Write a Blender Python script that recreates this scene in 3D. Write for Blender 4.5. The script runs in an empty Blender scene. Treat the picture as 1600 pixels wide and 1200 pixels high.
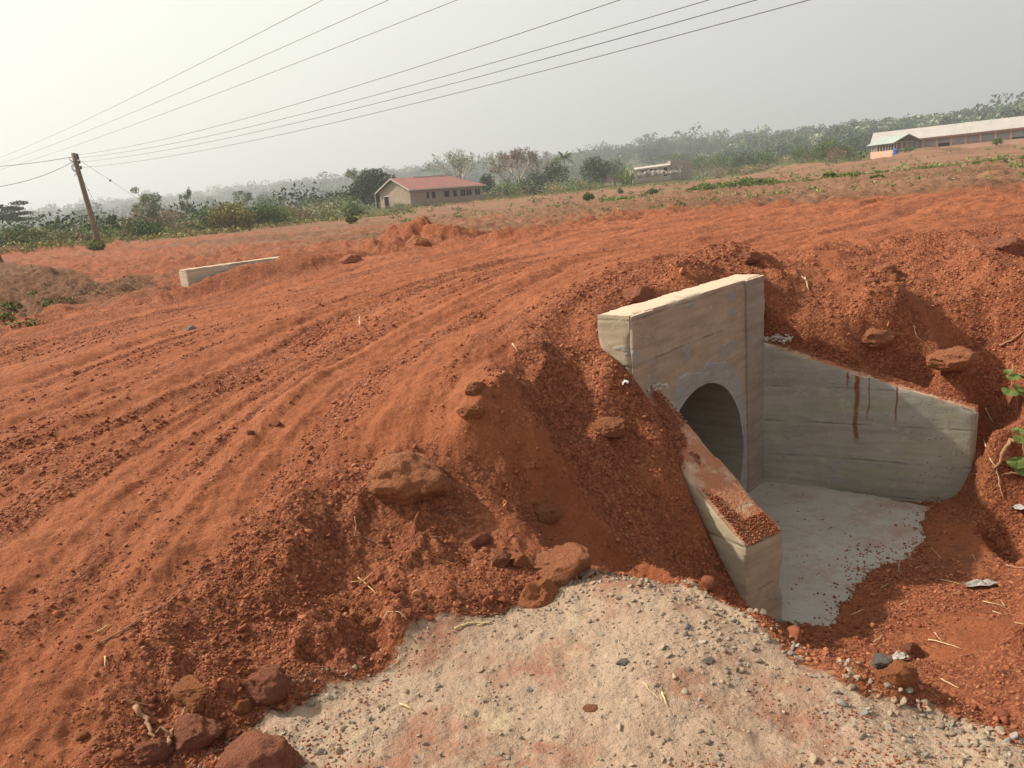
import bpy, bmesh, math, random
import numpy as np
from mathutils import Vector, Matrix
random.seed(7); rng = np.random.default_rng(7)
D = bpy.data; SC = bpy.context.scene; COL = SC.collection
EYE = 1.5
# ------------------------------------------------------------------ camera
FPX, PITCH, ROLL = 1200., math.radians(13.7), math.radians(4.7)
fwd = np.array([0, math.cos(PITCH), -math.sin(PITCH)]); up0 = np.array([0, math.sin(PITCH), math.cos(PITCH)]); rt0 = np.array([1., 0, 0])
e_r = math.cos(ROLL)*rt0 - math.sin(ROLL)*up0
e_u = math.sin(ROLL)*rt0 + math.cos(ROLL)*up0
cd = D.cameras.new('camera'); cam = D.objects.new('camera', cd); COL.objects.link(cam)
cd.sensor_width = 36; cd.lens = 36*FPX/1600; cd.clip_start = .05; cd.clip_end = 12000
m = Matrix.Identity(4)
for i in range(3):
    m[i][0] = e_r[i]; m[i][1] = e_u[i]; m[i][2] = -fwd[i]
m[2][3] = EYE
cam.matrix_world = m; SC.camera = cam
SC.view_settings.view_transform = 'Standard'; SC.view_settings.look = 'None'
SC.view_settings.exposure = 0.31; SC.view_settings.gamma = 1
# ------------------------------------------------------------------ world and sun
SUN_EL = math.radians(41); TOSUN_XY = np.array([-.955, .296])
az = math.atan2(TOSUN_XY[0], TOSUN_XY[1])
w = D.worlds.new('World'); SC.world = w; w.use_nodes = True
nt = w.node_tree; N = nt.nodes; L = nt.links
for n in list(N): N.remove(n)
out = N.new('ShaderNodeOutputWorld')
sky = N.new('ShaderNodeTexSky'); sky.sky_type = 'NISHITA'; sky.sun_disc = False
sky.sun_elevation = SUN_EL; sky.sun_rotation = az; sky.dust_density = 6; sky.air_density = 1.2; sky.ozone_density = 1
hs = N.new('ShaderNodeHueSaturation'); hs.inputs['Saturation'].default_value = .08
L.new(sky.outputs[0], hs.inputs['Color'])
bg1 = N.new('ShaderNodeBackground'); bg1.inputs[1].default_value = .05
L.new(hs.outputs[0], bg1.inputs[0])
# thick dry-season haze: brighter and warmer toward the sun, grey away from it
tc = N.new('ShaderNodeTexCoord')
dt = N.new('ShaderNodeVectorMath'); dt.operation = 'DOT_PRODUCT'
L.new(tc.outputs['Generated'], dt.inputs[0])
dt.inputs[1].default_value = (TOSUN_XY[0]*math.cos(SUN_EL*.8), TOSUN_XY[1]*math.cos(SUN_EL*.8), math.sin(SUN_EL*.8))
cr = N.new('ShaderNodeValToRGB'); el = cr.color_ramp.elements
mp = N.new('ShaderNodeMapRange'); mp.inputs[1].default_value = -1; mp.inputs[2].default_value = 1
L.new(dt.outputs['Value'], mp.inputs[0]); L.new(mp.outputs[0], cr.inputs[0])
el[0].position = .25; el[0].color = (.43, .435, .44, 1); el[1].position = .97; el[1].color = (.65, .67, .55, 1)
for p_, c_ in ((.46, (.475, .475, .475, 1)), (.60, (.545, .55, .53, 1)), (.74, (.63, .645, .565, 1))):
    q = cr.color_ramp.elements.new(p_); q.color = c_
nz = N.new('ShaderNodeTexNoise'); nz.inputs['Scale'].default_value = 2.2; nz.inputs['Detail'].default_value = 5
mpn = N.new('ShaderNodeMapping'); mpn.inputs['Scale'].default_value = (1, 1, 2.6)
L.new(tc.outputs['Generated'], mpn.inputs[0]); L.new(mpn.outputs[0], nz.inputs['Vector'])
mr = N.new('ShaderNodeMapRange'); mr.inputs[1].default_value = .35; mr.inputs[2].default_value = .7; mr.inputs[3].default_value = .965; mr.inputs[4].default_value = 1.045
L.new(nz.outputs[0], mr.inputs[0])
mx = N.new('ShaderNodeVectorMath'); mx.operation = 'SCALE'
L.new(cr.outputs[0], mx.inputs[0]); L.new(mr.outputs[0], mx.inputs['Scale'])
bg2 = N.new('ShaderNodeBackground'); bg2.inputs[1].default_value = .86
sp = N.new('ShaderNodeSeparateXYZ'); L.new(tc.outputs['Generated'], sp.inputs[0])      # sky dimmed overhead, above the view, to cut fill light and deepen shadows
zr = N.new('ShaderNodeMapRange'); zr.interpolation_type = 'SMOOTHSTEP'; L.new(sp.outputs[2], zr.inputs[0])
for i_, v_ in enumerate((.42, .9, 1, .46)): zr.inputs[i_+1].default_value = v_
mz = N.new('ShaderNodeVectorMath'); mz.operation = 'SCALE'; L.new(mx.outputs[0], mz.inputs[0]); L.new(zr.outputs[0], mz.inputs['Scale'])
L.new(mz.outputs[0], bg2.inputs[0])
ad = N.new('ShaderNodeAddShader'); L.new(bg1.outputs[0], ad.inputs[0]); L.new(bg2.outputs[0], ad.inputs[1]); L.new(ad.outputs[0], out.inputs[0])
sl = D.lights.new('sun', 'SUN'); so = D.objects.new('sun', sl); COL.objects.link(so)
sl.energy = 5; sl.angle = math.radians(1.2); sl.color = (1, .90, .74)
tosun = Vector((TOSUN_XY[0]*math.cos(SUN_EL), TOSUN_XY[1]*math.cos(SUN_EL), math.sin(SUN_EL)))
so.rotation_euler = tosun.to_track_quat('Z', 'Y').to_euler(); so.location = (-20, 5, 30)

# ------------------------------------------------------------------ survey helpers: a sight line met at a given height or distance
def ray(px, py): return fwd*FPX + e_r*(px-800) + e_u*(600-py)
def atz(px, py, e):
    d = ray(px, py); p = d*(e/d[2]); return np.array([p[0], p[1], e])
def atd(px, py, dist):
    d = ray(px, py); return d*(dist/math.hypot(d[0], d[1]))
def atxy(px, py, x, y): return atd(px, py, math.hypot(x, y))
def proj(x, y, z):
    dd = y*fwd[1] + z*fwd[2]
    return 800+FPX*(x*e_r[0]+y*e_r[1]+z*e_r[2])/dd, 600-FPX*(x*e_u[0]+y*e_u[1]+z*e_u[2])/dd
# ------------------------------------------------------------------ noise
def _h(ix, iy, s):
    n = (ix.astype(np.int64)*374761393 + iy.astype(np.int64)*668265263 + s*1274126177) & 0xffffffff
    n = ((n ^ (n >> 13))*1274126177) & 0xffffffff
    n = ((n ^ (n >> 15))*2246822519) & 0xffffffff
    return ((n ^ (n >> 16)) & 0xffffff)/float(0xffffff)
def vn(x, y, s=0):
    ix = np.floor(x); iy = np.floor(y); fx = x-ix; fy = y-iy
    fx = fx*fx*fx*(fx*(fx*6-15)+10); fy = fy*fy*fy*(fy*(fy*6-15)+10)
    a = _h(ix, iy, s); b = _h(ix+1, iy, s); c = _h(ix, iy+1, s); d = _h(ix+1, iy+1, s)
    return (a+(b-a)*fx)*(1-fy) + (c+(d-c)*fx)*fy
def fbm(x, y, s=0, o=4, g=.5):
    v = 0; a = 1; t = 0
    for i in range(o):
        v = v + a*(vn(x*2**i+17.3*i, y*2**i-9.1*i, s+i)-.5)*2; t += a; a *= g
    return v/t
def ss(a, b, x):
    t = np.clip((x-a)/(b-a), 0, 1); return t*t*(3-2*t)
def sdpoly(x, y, poly):                     # signed distance, positive inside
    d = np.full(x.shape, 1e9); ins = np.zeros(x.shape, bool); n = len(poly)
    for i in range(n):
        ax, ay = poly[i]; bx, by = poly[(i+1) % n]
        ex, ey = bx-ax, by-ay; wx, wy = x-ax, y-ay
        t = np.clip((wx*ex+wy*ey)/(ex*ex+ey*ey+1e-12), 0, 1)
        d = np.minimum(d, np.hypot(wx-ex*t, wy-ey*t))
        c = (ay > y) != (by > y)
        ins ^= c & (x < (bx-ax)*(y-ay)/(by-ay+1e-12)+ax)
    return np.where(ins, d, -d)
# ------------------------------------------------------------------ culvert layout (plan, heights relative to the eye)
S = .75
H0 = np.array([.89, 5.54])*S; HD = np.array([1.58, 1.78]); HD /= np.linalg.norm(HD); HN = np.array([HD[1], -HD[0]])
HLEN = 2.38*S; HTH = .21; ETOP = -.6825
JL = np.array([1.12, 5.80])*S; EL_ = np.array([1.75, 4.79])*S; eJL, eEL = -1.125, -1.755
JR = np.array([2.42, 7.29])*S; ER = np.array([4.08, 6.43])*S; eJR, eER = -1.16, -1.628
FLOOR = -2.25; PIPT, PIPE_E, PIPR = 1.1*S, -2.5*S, .80*S
# ------------------------------------------------------------------ terrain control points
CP = []
def c(px, py, e): CP.append(tuple(atz(px, py, e)))
def cd_(px, py, dist): CP.append(tuple(atd(px, py, dist)))
def cx(x, y, e): CP.append((x, y, e))
# gravel track in front
for a in [(400,1199,-1.5),(700,1199,-1.5),(1000,1199,-1.5),(1300,1199,-1.52),(1600,1199,-1.55),(600,1100,-1.5),(900,1050,-1.5),(1200,1080,-1.53),
          (600,1020,-1.49),(720,980,-1.48),(840,940,-1.49),(935,893,-1.5),(1010,905,-1.5),(1100,935,-1.52),(1200,985,-1.56),(1330,1045,-1.62),(1420,1072,-1.65),(1500,1095,-1.66),(1600,1130,-1.66),(1450,1130,-1.6)]: c(*a)
for p in [(0,0,-1.5),(.5,.2,-1.5),(1.2,.6,-1.55),(-.5,0,-1.5),(0,-2,-1.5),(3,-2,-1.6),(1.6,1.2,-1.65)]: cx(*p)
# back of the gravel shoulder down to the outlet
for a in [(1100,935,.30,-1.74),(1200,985,.26,-1.9),(1330,1045,.22,-1.93),(1200,985,.5,-2.08),(1330,1045,.42,-2.1),(1500,1095,.3,-1.95),(1600,1130,.3,-1.85)]:
    q = atz(a[0], a[1], -1.58); u = q[:2]/np.linalg.norm(q[:2]); cx(q[0]+u[0]*a[2], q[1]+u[1]*a[2], a[3])
# outlet dirt
for a in [(1270,975,-2.25),(1310,890,-2.25),(1350,850,-2.25),(1460,815,-2.245),(1430,1000,-2.19),(1400,940,-2.21),(1500,900,-2.16),(1550,960,-2.08),(1600,1000,-2.02),(1600,880,-2.02),
          (1540,800,-2.16),(1590,790,-2.08),(1560,750,-2.14),(1500,1030,-2.1),(1600,1070,-1.93),(1480,790,-2.235),(1400,1040,-2.05)]: c(*a)
# left embankment face
for a in [(1170,945,-2.05),(1135,880,-1.9),(1100,800,-1.66),(1067,712,-1.42),(1035,650,-1.22),(1015,610,-1.12),(1000,592,-1.08),(982,583,-1.0),(946,547,-.86),(940,505,-.70),
          (1100,900,-1.88),(1050,880,-1.78),(1000,860,-1.66),(960,850,-1.6),(1000,760,-1.46),(1050,800,-1.6),(940,700,-1.27),(900,760,-1.38),(980,680,-1.27),(880,820,-1.44),(860,720,-1.22),
          (900,640,-1.13),(940,600,-1.04),(850,650,-1.13),(800,700,-1.13),(800,800,-1.3),(700,800,-1.28),(640,760,-1.19),(720,880,-1.38),(600,880,-1.37),(640,950,-1.43),(780,900,-1.42),
          (500,900,-1.37),(520,1000,-1.45),(420,960,-1.39),(400,1080,-1.47),(300,1100,-1.45),(200,1180,-1.45),(560,800,-1.25)]: c(*a)
# crest of the embankment and road top
for a in [(915,500,-.74),(880,525,-.79),(845,550,-.84),(800,600,-.92),(730,660,-1.02),(660,680,-1.05),(600,705,-1.09),(520,750,-1.15),(440,800,-1.20),(330,880,-1.26),(200,1000,-1.32),(80,1120,-1.37),(0,1190,-1.40),
          (800,500,-.80),(700,520,-.85),(850,470,-.73),(600,560,-.92),(500,620,-.98),(400,600,-1.0),(400,700,-1.10),(250,680,-1.08),(200,800,-1.17),(250,900,-1.25),(100,950,-1.28),(0,850,-1.2),(0,1000,-1.28),
          (0,700,-1.06),(0,600,-1.04),(0,530,-1.04),(130,490,-1.0),(200,560,-1.0),(300,520,-.96),(400,480,-.9),(500,500,-.88),(600,450,-.83),
          (700,430,-.78),(800,420,-.74),(900,430,-.70),(1000,410,-.68),(1100,390,-.68),(1200,380,-.69),(1100,350,-.70),(1300,350,-.72),(1000,360,-.72),(1200,330,-.71),(1500,330,-.66),(1600,305,-.6),(1450,300,-.6),
          (960,462,-.66),(1020,440,-.655),(1100,422,-.66),(1150,415,-.665)]: c(*a)
for t in (.2, .8, 1.4): q = H0+HD*t*1.0-HN*.30; cx(q[0], q[1], -.665)
# right bank behind the right wing
for a in [(1197,440,-.76),(1200,505,-1.06),(1230,470,-.92),(1262,540,-1.17),(1350,572,-1.33),(1440,605,-1.46),(1526,634,-1.58),(1300,500,-1.05),(1400,550,-1.2),(1500,600,-1.36),(1300,430,-.84),(1400,440,-.9),(1500,450,-.95),(1600,450,-.96),
          (1400,390,-.76),(1500,400,-.79),(1600,390,-.78),(1600,530,-1.18),(1560,600,-1.36),(1600,640,-1.56),(1548,665,-1.78),(1575,700,-1.92),(1550,700,-2.0),(1600,700,-1.78),(1600,745,-1.93),(1400,490,-1.03),(1500,520,-1.13)]: c(*a)
for p in [(3.5,4.0,-1.55),(3.8,3.2,-1.6),(3.5,2,-1.7),(3,1,-1.7),(4.6,5.2,-1.25),(6,4,-1.2),(6,1,-1.5)]: cx(*p)
# far edge of the road, drain on the left, field
for a in [(290,447,-.98),(350,430,-.86),(410,410,-.76),(450,408,-.80),(540,400,-.86),(600,392,-.84),(700,385,-.82),(800,378,-.80),(900,366,-.78),(1000,350,-.76)]: c(*a)
for a in [(-60,505,-1.75),(60,480,-1.72),(150,462,-1.7),(220,450,-1.6),(265,447,-1.35),(0,418,-1.22),(100,425,-1.2),(200,434,-1.16),(280,420,-1.12),(60,450,-1.45),(180,445,-1.35),(0,470,-1.62)]: c(*a)
for a in [(0,398,-1.18),(158,388,-1.12),(300,385,-1.05),(400,375,-1.0),(500,365,-.98),(600,362,-.92),(700,360,-.90),(800,350,-.86),(900,343,-.82),(1000,332,-.76),(1200,318,-.68),(1400,305,-.62),(1600,285,-.5)]: c(*a)
for a in [(0,386,62),(150,380,62),(340,360,78),(450,348,95),(560,340,105),(650,326,118),(755,313,140),(850,305,150),(700,335,70),(900,320,60),(1000,300,110),(1000,291,190),(1100,284,190),(1200,262,210),(1100,300,60),
          (1400,240,190),(1300,252,190),(1560,224,180),(1700,205,180),(1300,280,45),(1400,270,55),(1500,260,50),(1600,250,55),(1600,268,28),(1450,285,28),(1200,300,35)]: cd_(*a)
for th in range(-180, 181, 20):
    if -50 < th < 50: continue
    t = math.radians(th)
    for r_, e in ((6, -1.4), (20, -1.2), (80, -1.2), (200, -1)): cx(r_*math.sin(t), r_*math.cos(t), e)
_fa = atz(290, 421, ETOP)[:2]; _fd = np.array([1.55, 2.1])/math.hypot(1.55, 2.1); _fn = np.array([-_fd[1], _fd[0]])
for t_, e_ in ((-.3,-1.0),(0,-.95),(.3,-.87),(.7,-.80),(1.1,-.765),(1.6,-.74),(2.0,-.73),(2.4,-.74)):
    q = _fa+_fd*t_-_fn*.08; cx(q[0], q[1], e_)
    q = _fa+_fd*t_-_fn*.6; cx(q[0], q[1], e_-.09)
    q = _fa+_fd*t_+_fn*.3; cx(q[0], q[1], -1.25)
for a_, e_ in ((0,-2.28),(.3,-2.28),(.6,-2.27),(.9,-2.24),(1,-2.22)):
    q = EL_+(ER-EL_)*a_; cx(q[0], q[1], e_); q = q+np.array([-.28,.30]); cx(q[0], q[1], -2.3)
CP = np.array(CP)
def lp(x, y):
    r = np.hypot(x, y)+.25; th = np.arctan2(x, y); return th, np.log(r)
cth, clr = lp(CP[:, 0], CP[:, 1]); n = len(CP); CC = .03
A = np.sqrt((cth[:, None]-cth[None])**2+(clr[:, None]-clr[None])**2+CC**2)
A = np.block([[A+np.eye(n)*-.003, np.ones((n, 1)), cth[:, None]*0, clr[:, None]], [np.ones((1, n)), np.zeros((1, 3))], [cth[None]*0, np.zeros((1, 3))], [clr[None], np.zeros((1, 3))]])
A[n+1, n+1] = 1
W = np.linalg.solve(A, np.concatenate([CP[:, 2], [0, 0, 0]]))
def base(x, y):
    o = np.empty(x.shape)
    for i in range(0, len(x), 40000):
        a, b = lp(x[i:i+40000], y[i:i+40000])
        K = np.sqrt((a[:, None]-cth[None])**2+(b[:, None]-clr[None])**2+CC**2)
        o[i:i+40000] = K@W[:n] + W[n] + W[n+2]*b
    return o
# hills
HP = [(-400,50),(-100,46),(60,44),(200,52),(300,54),(440,60),(560,57),(650,60),(800,58),(1000,66),(1200,68),(1400,66),(1600,76),(1800,78),(2100,80)]
HR = [(-400,2300),(60,2100),(440,1700),(700,1300),(1000,1050),(1200,900),(1600,760),(2100,700)]
def th_of(px): d = ray(px, 371-.0816*px); return math.atan2(d[0], d[1])
hth = [th_of(p) for p, _ in HP]; hv = [(v-22)/1200*math.cos(t_)*.93 for (_, v), t_ in zip(HP, hth)]
rth = [th_of(p) for p, _ in HR]; rv = [v for _, v in HR]
FA2 = (_fa+_fd*1.0)
OUTL = [tuple(EL_+np.array([.02,-.02])), tuple(EL_+(JL-EL_)*.5), tuple(ER+(JR-ER)*.45+np.array([.08,.16])), tuple(ER+np.array([.08,.10]))]+[tuple(atz(*p)[:2]) for p in ((1560,800,-2.12),(1600,850,-2.1),(1640,950,-2.1),(1640,1010,-2.08),(1530,1030,-2.1),(1420,1010,-2.15),(1340,990,-2.2),(1285,985,-2.25))]
def hills(th, r):
    R_ = np.interp(th, rth, rv); k = np.interp(th, hth, hv)
    q = fbm(th*9+3, r*0+.5, 31, 4)*.10
    rise = ss(.22, 1.0, r/R_)**1.35
    mid = ss(.12, .3, r/R_)*(1-ss(.3, .55, r/R_))*.004
    return (k*(1+q)*R_*rise + R_*mid*fbm(th*14, np.log(r)*3, 33, 3)) - 6*ss(200, 320, r)*(1-ss(500, 700, r))*(th < .3)
# ------------------------------------------------------------------ ground masks
def P2(lst, e): return [tuple(atz(p[0], p[1], p[2] if len(p) > 2 else e)[:2]) for p in lst]
GRAV = P2([(-200,1600),(200,1290),(330,1199),(400,1138),(500,1080),(600,1022),(720,984),(800,968),(860,925),(930,890),(1010,903),(1100,932),(1200,982),(1330,1043),(1500,1094),(1600,1128)], -1.5)+[(2.6, 1.2), (3, -3), (-2, -3), (-1.0, 0)]
ROAD = P2([(0,1190,-1.40),(200,1000,-1.32),(330,880,-1.26),(440,800,-1.20),(600,705,-1.09),(730,665,-1.02),(800,600,-.92),(880,525,-.79),(950,455,-.68),(1100,400,-.68),(1250,390,-.7),(1400,375,-.74),(1600,355,-.72)], 0) \
     + [(14, 12), (60, 45), (60, 62)] + P2([(1600,292,-.5),(1400,308,-.62),(1200,322,-.68),(1000,342,-.76),(850,370,-.78),(640,395,-.84),(540,405,-.86),(450,412,-.8),(290,455,-.98),(130,490,-1.0),(0,528,-1.04),(-200,600,-1.1)], 0) + [(-4, 0), (-2.2, -1)]
FIELD = [tuple(atd(a, b, d)[:2]) for a, b, d in [(-400,430,50),(0,388,58),(340,362,60),(520,352,60),(640,346,40),(800,338,32)]]+P2([(1000,332,-.76),(1200,320,-.68),(1400,309,-.62),(1600,290,-.5)], 0)+[(60, 62), (400, 300), (400, 4000), (-4000, 4000), (-4000, 60)]
DRAIN = P2([(-200,620,-1.5),(0,520,-1.4),(130,490,-1.4),(230,462,-1.4),(240,440,-1.2),(0,412,-1.25),(-200,428,-1.25)], 0)
BROWN = [tuple(atd(a, b, d)[:2]) for a, b, d in ((170,389,46),(330,372,52),(520,354,70),(700,345,70),(880,336,50))]+P2([(1000,342,-.76),(900,352,-.8),(780,368,-.82),(620,372,-.86),(480,380,-.96),(330,386,-1.05),(240,392,-1.1)], 0)
RC = np.array([15.9, -.7])
def ruts(x, y):
    rho = np.hypot(x-RC[0], y-RC[1]); al = np.arctan2(y-RC[1], x-RC[0])*18
    wv = fbm(al*.22, rho*.35, 5, 3)*.55
    return rho+wv, al
def H(x, y):
    """ground height relative to the eye"""
    r = np.hypot(x, y); th = np.arctan2(x, y)
    b = base(x, y); near = r < 60
    far = ~near
    if far.any():
        k = ss(260, 420, r[far]); b[far] = b[far]*(1-k) + (1.5+0*b[far])*k + hills(th[far], r[far])
        b[far] += fbm(x[far]*.02, y[far]*.02, 3, 3)*.25*ss(60, 200, r[far])
    X = x[near]; Y = y[near]; R_ = r[near]; e = b[near]
    g = sdpoly(X, Y, GRAV); rd = sdpoly(X, Y, ROAD)
    inr = ss(-.25, .3, rd+fbm(X*1.6, Y*1.6, 91, 4)*.25); ing = ss(-.08, .08, g)
    rho, al = ruts(X, Y)
    rut = fbm(rho*3.2, al*.16, 11, 3, .6)
    ruf = vn(rho*9, al*.35, 12)
    d = inr*(rut*.056*np.clip(.9+R_*.01, 0, 1.05) + fbm(rho*8, al*.13, 79, 3, .6)*.014 + (ruf-.5)*.02*ss(.5,.7,vn(rho*1.3,al*.3,77)) + fbm(X*6,Y*6,78,4,.6)*.016)
    d += inr*np.maximum(0, vn(rho*5, al*.6, 14)-.62)*.08*(1+.01*R_)
    # loose embankment faces: slumps and lumps
    slope = (1-inr)*(1-ing)
    lump = fbm(X*2.3+4, Y*2.3, 21, 5, .55)
    d += slope*lump*np.clip(.06+.005*R_, 0, .16)
    rg = 1-np.abs(fbm(X*1.15+.5*lump, Y*1.15, 81, 3))*2.2
    d += slope*(np.maximum(0, rg)**2-.3)*.085
    u_ = (X-H0[0])*HN[0]+(Y-H0[1])*HN[1]; v_ = (X-H0[0])*HD[0]+(Y-H0[1])*HD[1]
    d += slope*ss(.0, .3, u_)*(v_ < 0)*(fbm(v_*5.5+.8*u_, u_*.9, 26, 3)*.045)     # runnels down the bank
    d += (1-ing)*(fbm(X*14, Y*14, 22, 3, .6)*.010 + fbm(X*34, Y*34, 23, 2)*.006)
    d += ing*(fbm(X*2.5, Y*2.5, 24, 4)*.022 + fbm(X*18, Y*18, 25, 3, .6)*.007)
    dfh = np.hypot(X-(FA2[0]), Y-(FA2[1])); d = d*ss(.2, 1.3, dfh)
    # heaps along the far verge
    for px, py, e0, h, a, bb in ((645,384,-.85,.50,1.15,.9),(700,382,-.84,.24,1.0,.8),(600,392,-.84,.16,.7,.6),(745,384,-.84,.12,1.1,.6),(810,378,-.82,.08,1.1,.6),(870,372,-.8,.06,1.3,.6),(545,405,-.86,.16,.45,.4),(460,412,-.82,.12,.8,.4),
                            (400,425,-.85,.05,.8,.4),(182,386,-1.15,.55,1.0,.9),(1160,410,-.69,.1,.3,.2)):
        q = atz(px, py, e0); rr = np.sqrt(((X-q[0])/a)**2+((Y-q[1])/bb)**2) if R_.size else 0
        d += h*np.exp(-rr**2*1.9)*(.85+.9*fbm(X*1.6, Y*1.6, 27, 5, .6))
    q = atz(185, 384, -1.1)
    d += ss(7, 14, R_)*(fbm(X*2.6, Y*2.6, 90, 5, .62)*.05)
    fld = ss(8, 20, R_)*(1-inr)
    d += fld*fbm(X*.5, Y*1.6, 28, 4)*.055
    drn = ss(-.2, .6, sdpoly(X, Y, DRAIN)); d += drn*(fbm(X*1.1, Y*1.1, 82, 5, .6)*.17+fbm(X*4, Y*4, 83, 4, .6)*.12)
    # the spur that stands out of the bank
    q0 = atz(850, 560, -.86)[:2]; q1 = atz(735, 662, -1.0)[:2]
    ex = q1-q0; t = np.clip(((X-q0[0])*ex[0]+(Y-q0[1])*ex[1])/(ex@ex), 0, 1); ds = np.hypot(X-q0[0]-ex[0]*t, Y-q0[1]-ex[1]*t)
    d += .13*np.maximum(0, 1-ds/.24)**1.2
    for gx, gy, ge, gh, ga_, gb_ in ((905,560,-.95,-.10,.30,.22),(900,610,-1.05,-.09,.28,.2),(985,690,-1.3,-.05,.2,.2),(800,740,-1.2,-.06,.35,.2),(430,830,-1.15,.07,.18,.25),(560,880,-1.3,-.05,.2,.15),(250,960,-1.2,.05,.2,.15),(820,640,-1.1,-.05,.15,.3),(1385,440,-.9,-.09,.5,.3),(1370,505,-1.1,-.07,.35,.3),(1340,430,-.85,.08,.3,.2),(1545,690,-1.75,-.10,.15,.15),(1180,409,-.69,.06,.25,.2),(1570,400,-.8,.08,.4,.25)):
        q = atz(gx, gy, ge); d += gh*np.exp(-((X-q[0])/ga_)**2-((Y-q[1])/gb_)**2)*(1+.5*lump)
    # keep the dirt tidy against the concrete
    dw = -sdpoly(X, Y, [tuple(H0), tuple(H0+HD*HLEN), tuple(ER), tuple(EL_)])
    e = e + d*(.35+.65*ss(.0, .5, np.abs(dw)))
    # pit between the wings
    bl0 = np.array([1.42, 3.44]); bl1 = np.array([2.78, 4.66]); bd = (bl1-bl0)/np.linalg.norm(bl1-bl0); bn = np.array([bd[1], -bd[0]])
    q = (X-bl0[0])*bn[0]+(Y-bl0[1])*bn[1]
    q = q+fbm(X*2.2, Y*2.2, 86, 3)*.09+fbm(X*9, Y*9, 87, 3)*.03
    q = q+.15*np.exp(-((X-2.80)**2+(Y-4.72)**2)/.045)
    pit = FLOOR + np.clip(q*.16, -.12, .1) + fbm(X*5, Y*5, 29, 4)*.03*ss(-.5, 0, q)+fbm(X*22, Y*22, 30, 2)*.008
    def hp(a, b_, sgn):
        t_ = (b_-a)/np.linalg.norm(b_-a); n_ = np.array([t_[1], -t_[0]])*sgn
        return (X-a[0])*n_[0]+(Y-a[1])*n_[1]
    mL = ss(-.24, -.06, hp(JL, EL_, -1)); mR = ss(-.20, -.06, hp(JR, ER, 1)); mH = ss(-.19, -.04, u_)
    mF = ss(-.05, .3, hp(EL_, ER, -1))
    mk = mL*mR*mH*mF
    oz = ss(0, .16, sdpoly(X, Y, OUTL)); q2 = np.maximum(0, q-.04)
    tgt = FLOOR + np.where(q > 0, .015+q2*.13, np.clip(q*.3, -.10, 0)) + fbm(X*3, Y*3, 84, 4)*.022*ss(-.1, .2, q)+fbm(X*13, Y*13, 85, 3, .6)*.010
    e = e*(1-oz)+tgt*oz
    b[near] = e*(1-mk)+pit*mk
    return b
def side(a, b_, p):  # debug helper
    return 0
# ------------------------------------------------------------------ object helpers
def tag(o, label=None, cat=None, group=None, kind=None):
    if label: o['label'] = label
    if cat: o['category'] = cat
    if group: o['group'] = group
    if kind: o['kind'] = kind
    return o
def mesh_np(name, co, quads=None, tris=None, mat=None, parent=None, smooth=False):
    me = D.meshes.new(name); co = np.asarray(co, np.float32)
    me.vertices.add(len(co)); me.vertices.foreach_set('co', co.ravel())
    parts = []; starts = []; tot = 0
    if quads is not None and len(quads):
        quads = np.asarray(quads, np.int32); parts.append(quads.ravel()); starts.append(np.arange(len(quads))*4); tot = quads.size
    if tris is not None and len(tris):
        tris = np.asarray(tris, np.int32); parts.append(tris.ravel()); starts.append(tot+np.arange(len(tris))*3); tot += tris.size
    li = np.concatenate(parts).astype(np.int32); ls = np.concatenate(starts).astype(np.int32)
    me.loops.add(len(li)); me.loops.foreach_set('vertex_index', li)
    me.polygons.add(len(ls)); me.polygons.foreach_set('loop_start', ls)
    me.update(calc_edges=True)
    if smooth: me.polygons.foreach_set('use_smooth', np.ones(len(ls), bool))
    if mat: me.materials.append(mat)
    o = D.objects.new(name, me); COL.objects.link(o)
    if parent: o.parent = parent
    return o
def attr(o, name, v):
    a = o.data.attributes.new(name, 'FLOAT', 'POINT'); a.data.foreach_set('value', np.asarray(v, np.float32))
def empty(name, loc=(0, 0, 0), rz=0):
    o = D.objects.new(name, None); COL.objects.link(o); o.location = loc; o.rotation_euler = (0, 0, rz); o.empty_display_size = .2; return o
def W3(p): return (float(p[0]), float(p[1]), float(p[2])+EYE)
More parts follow.
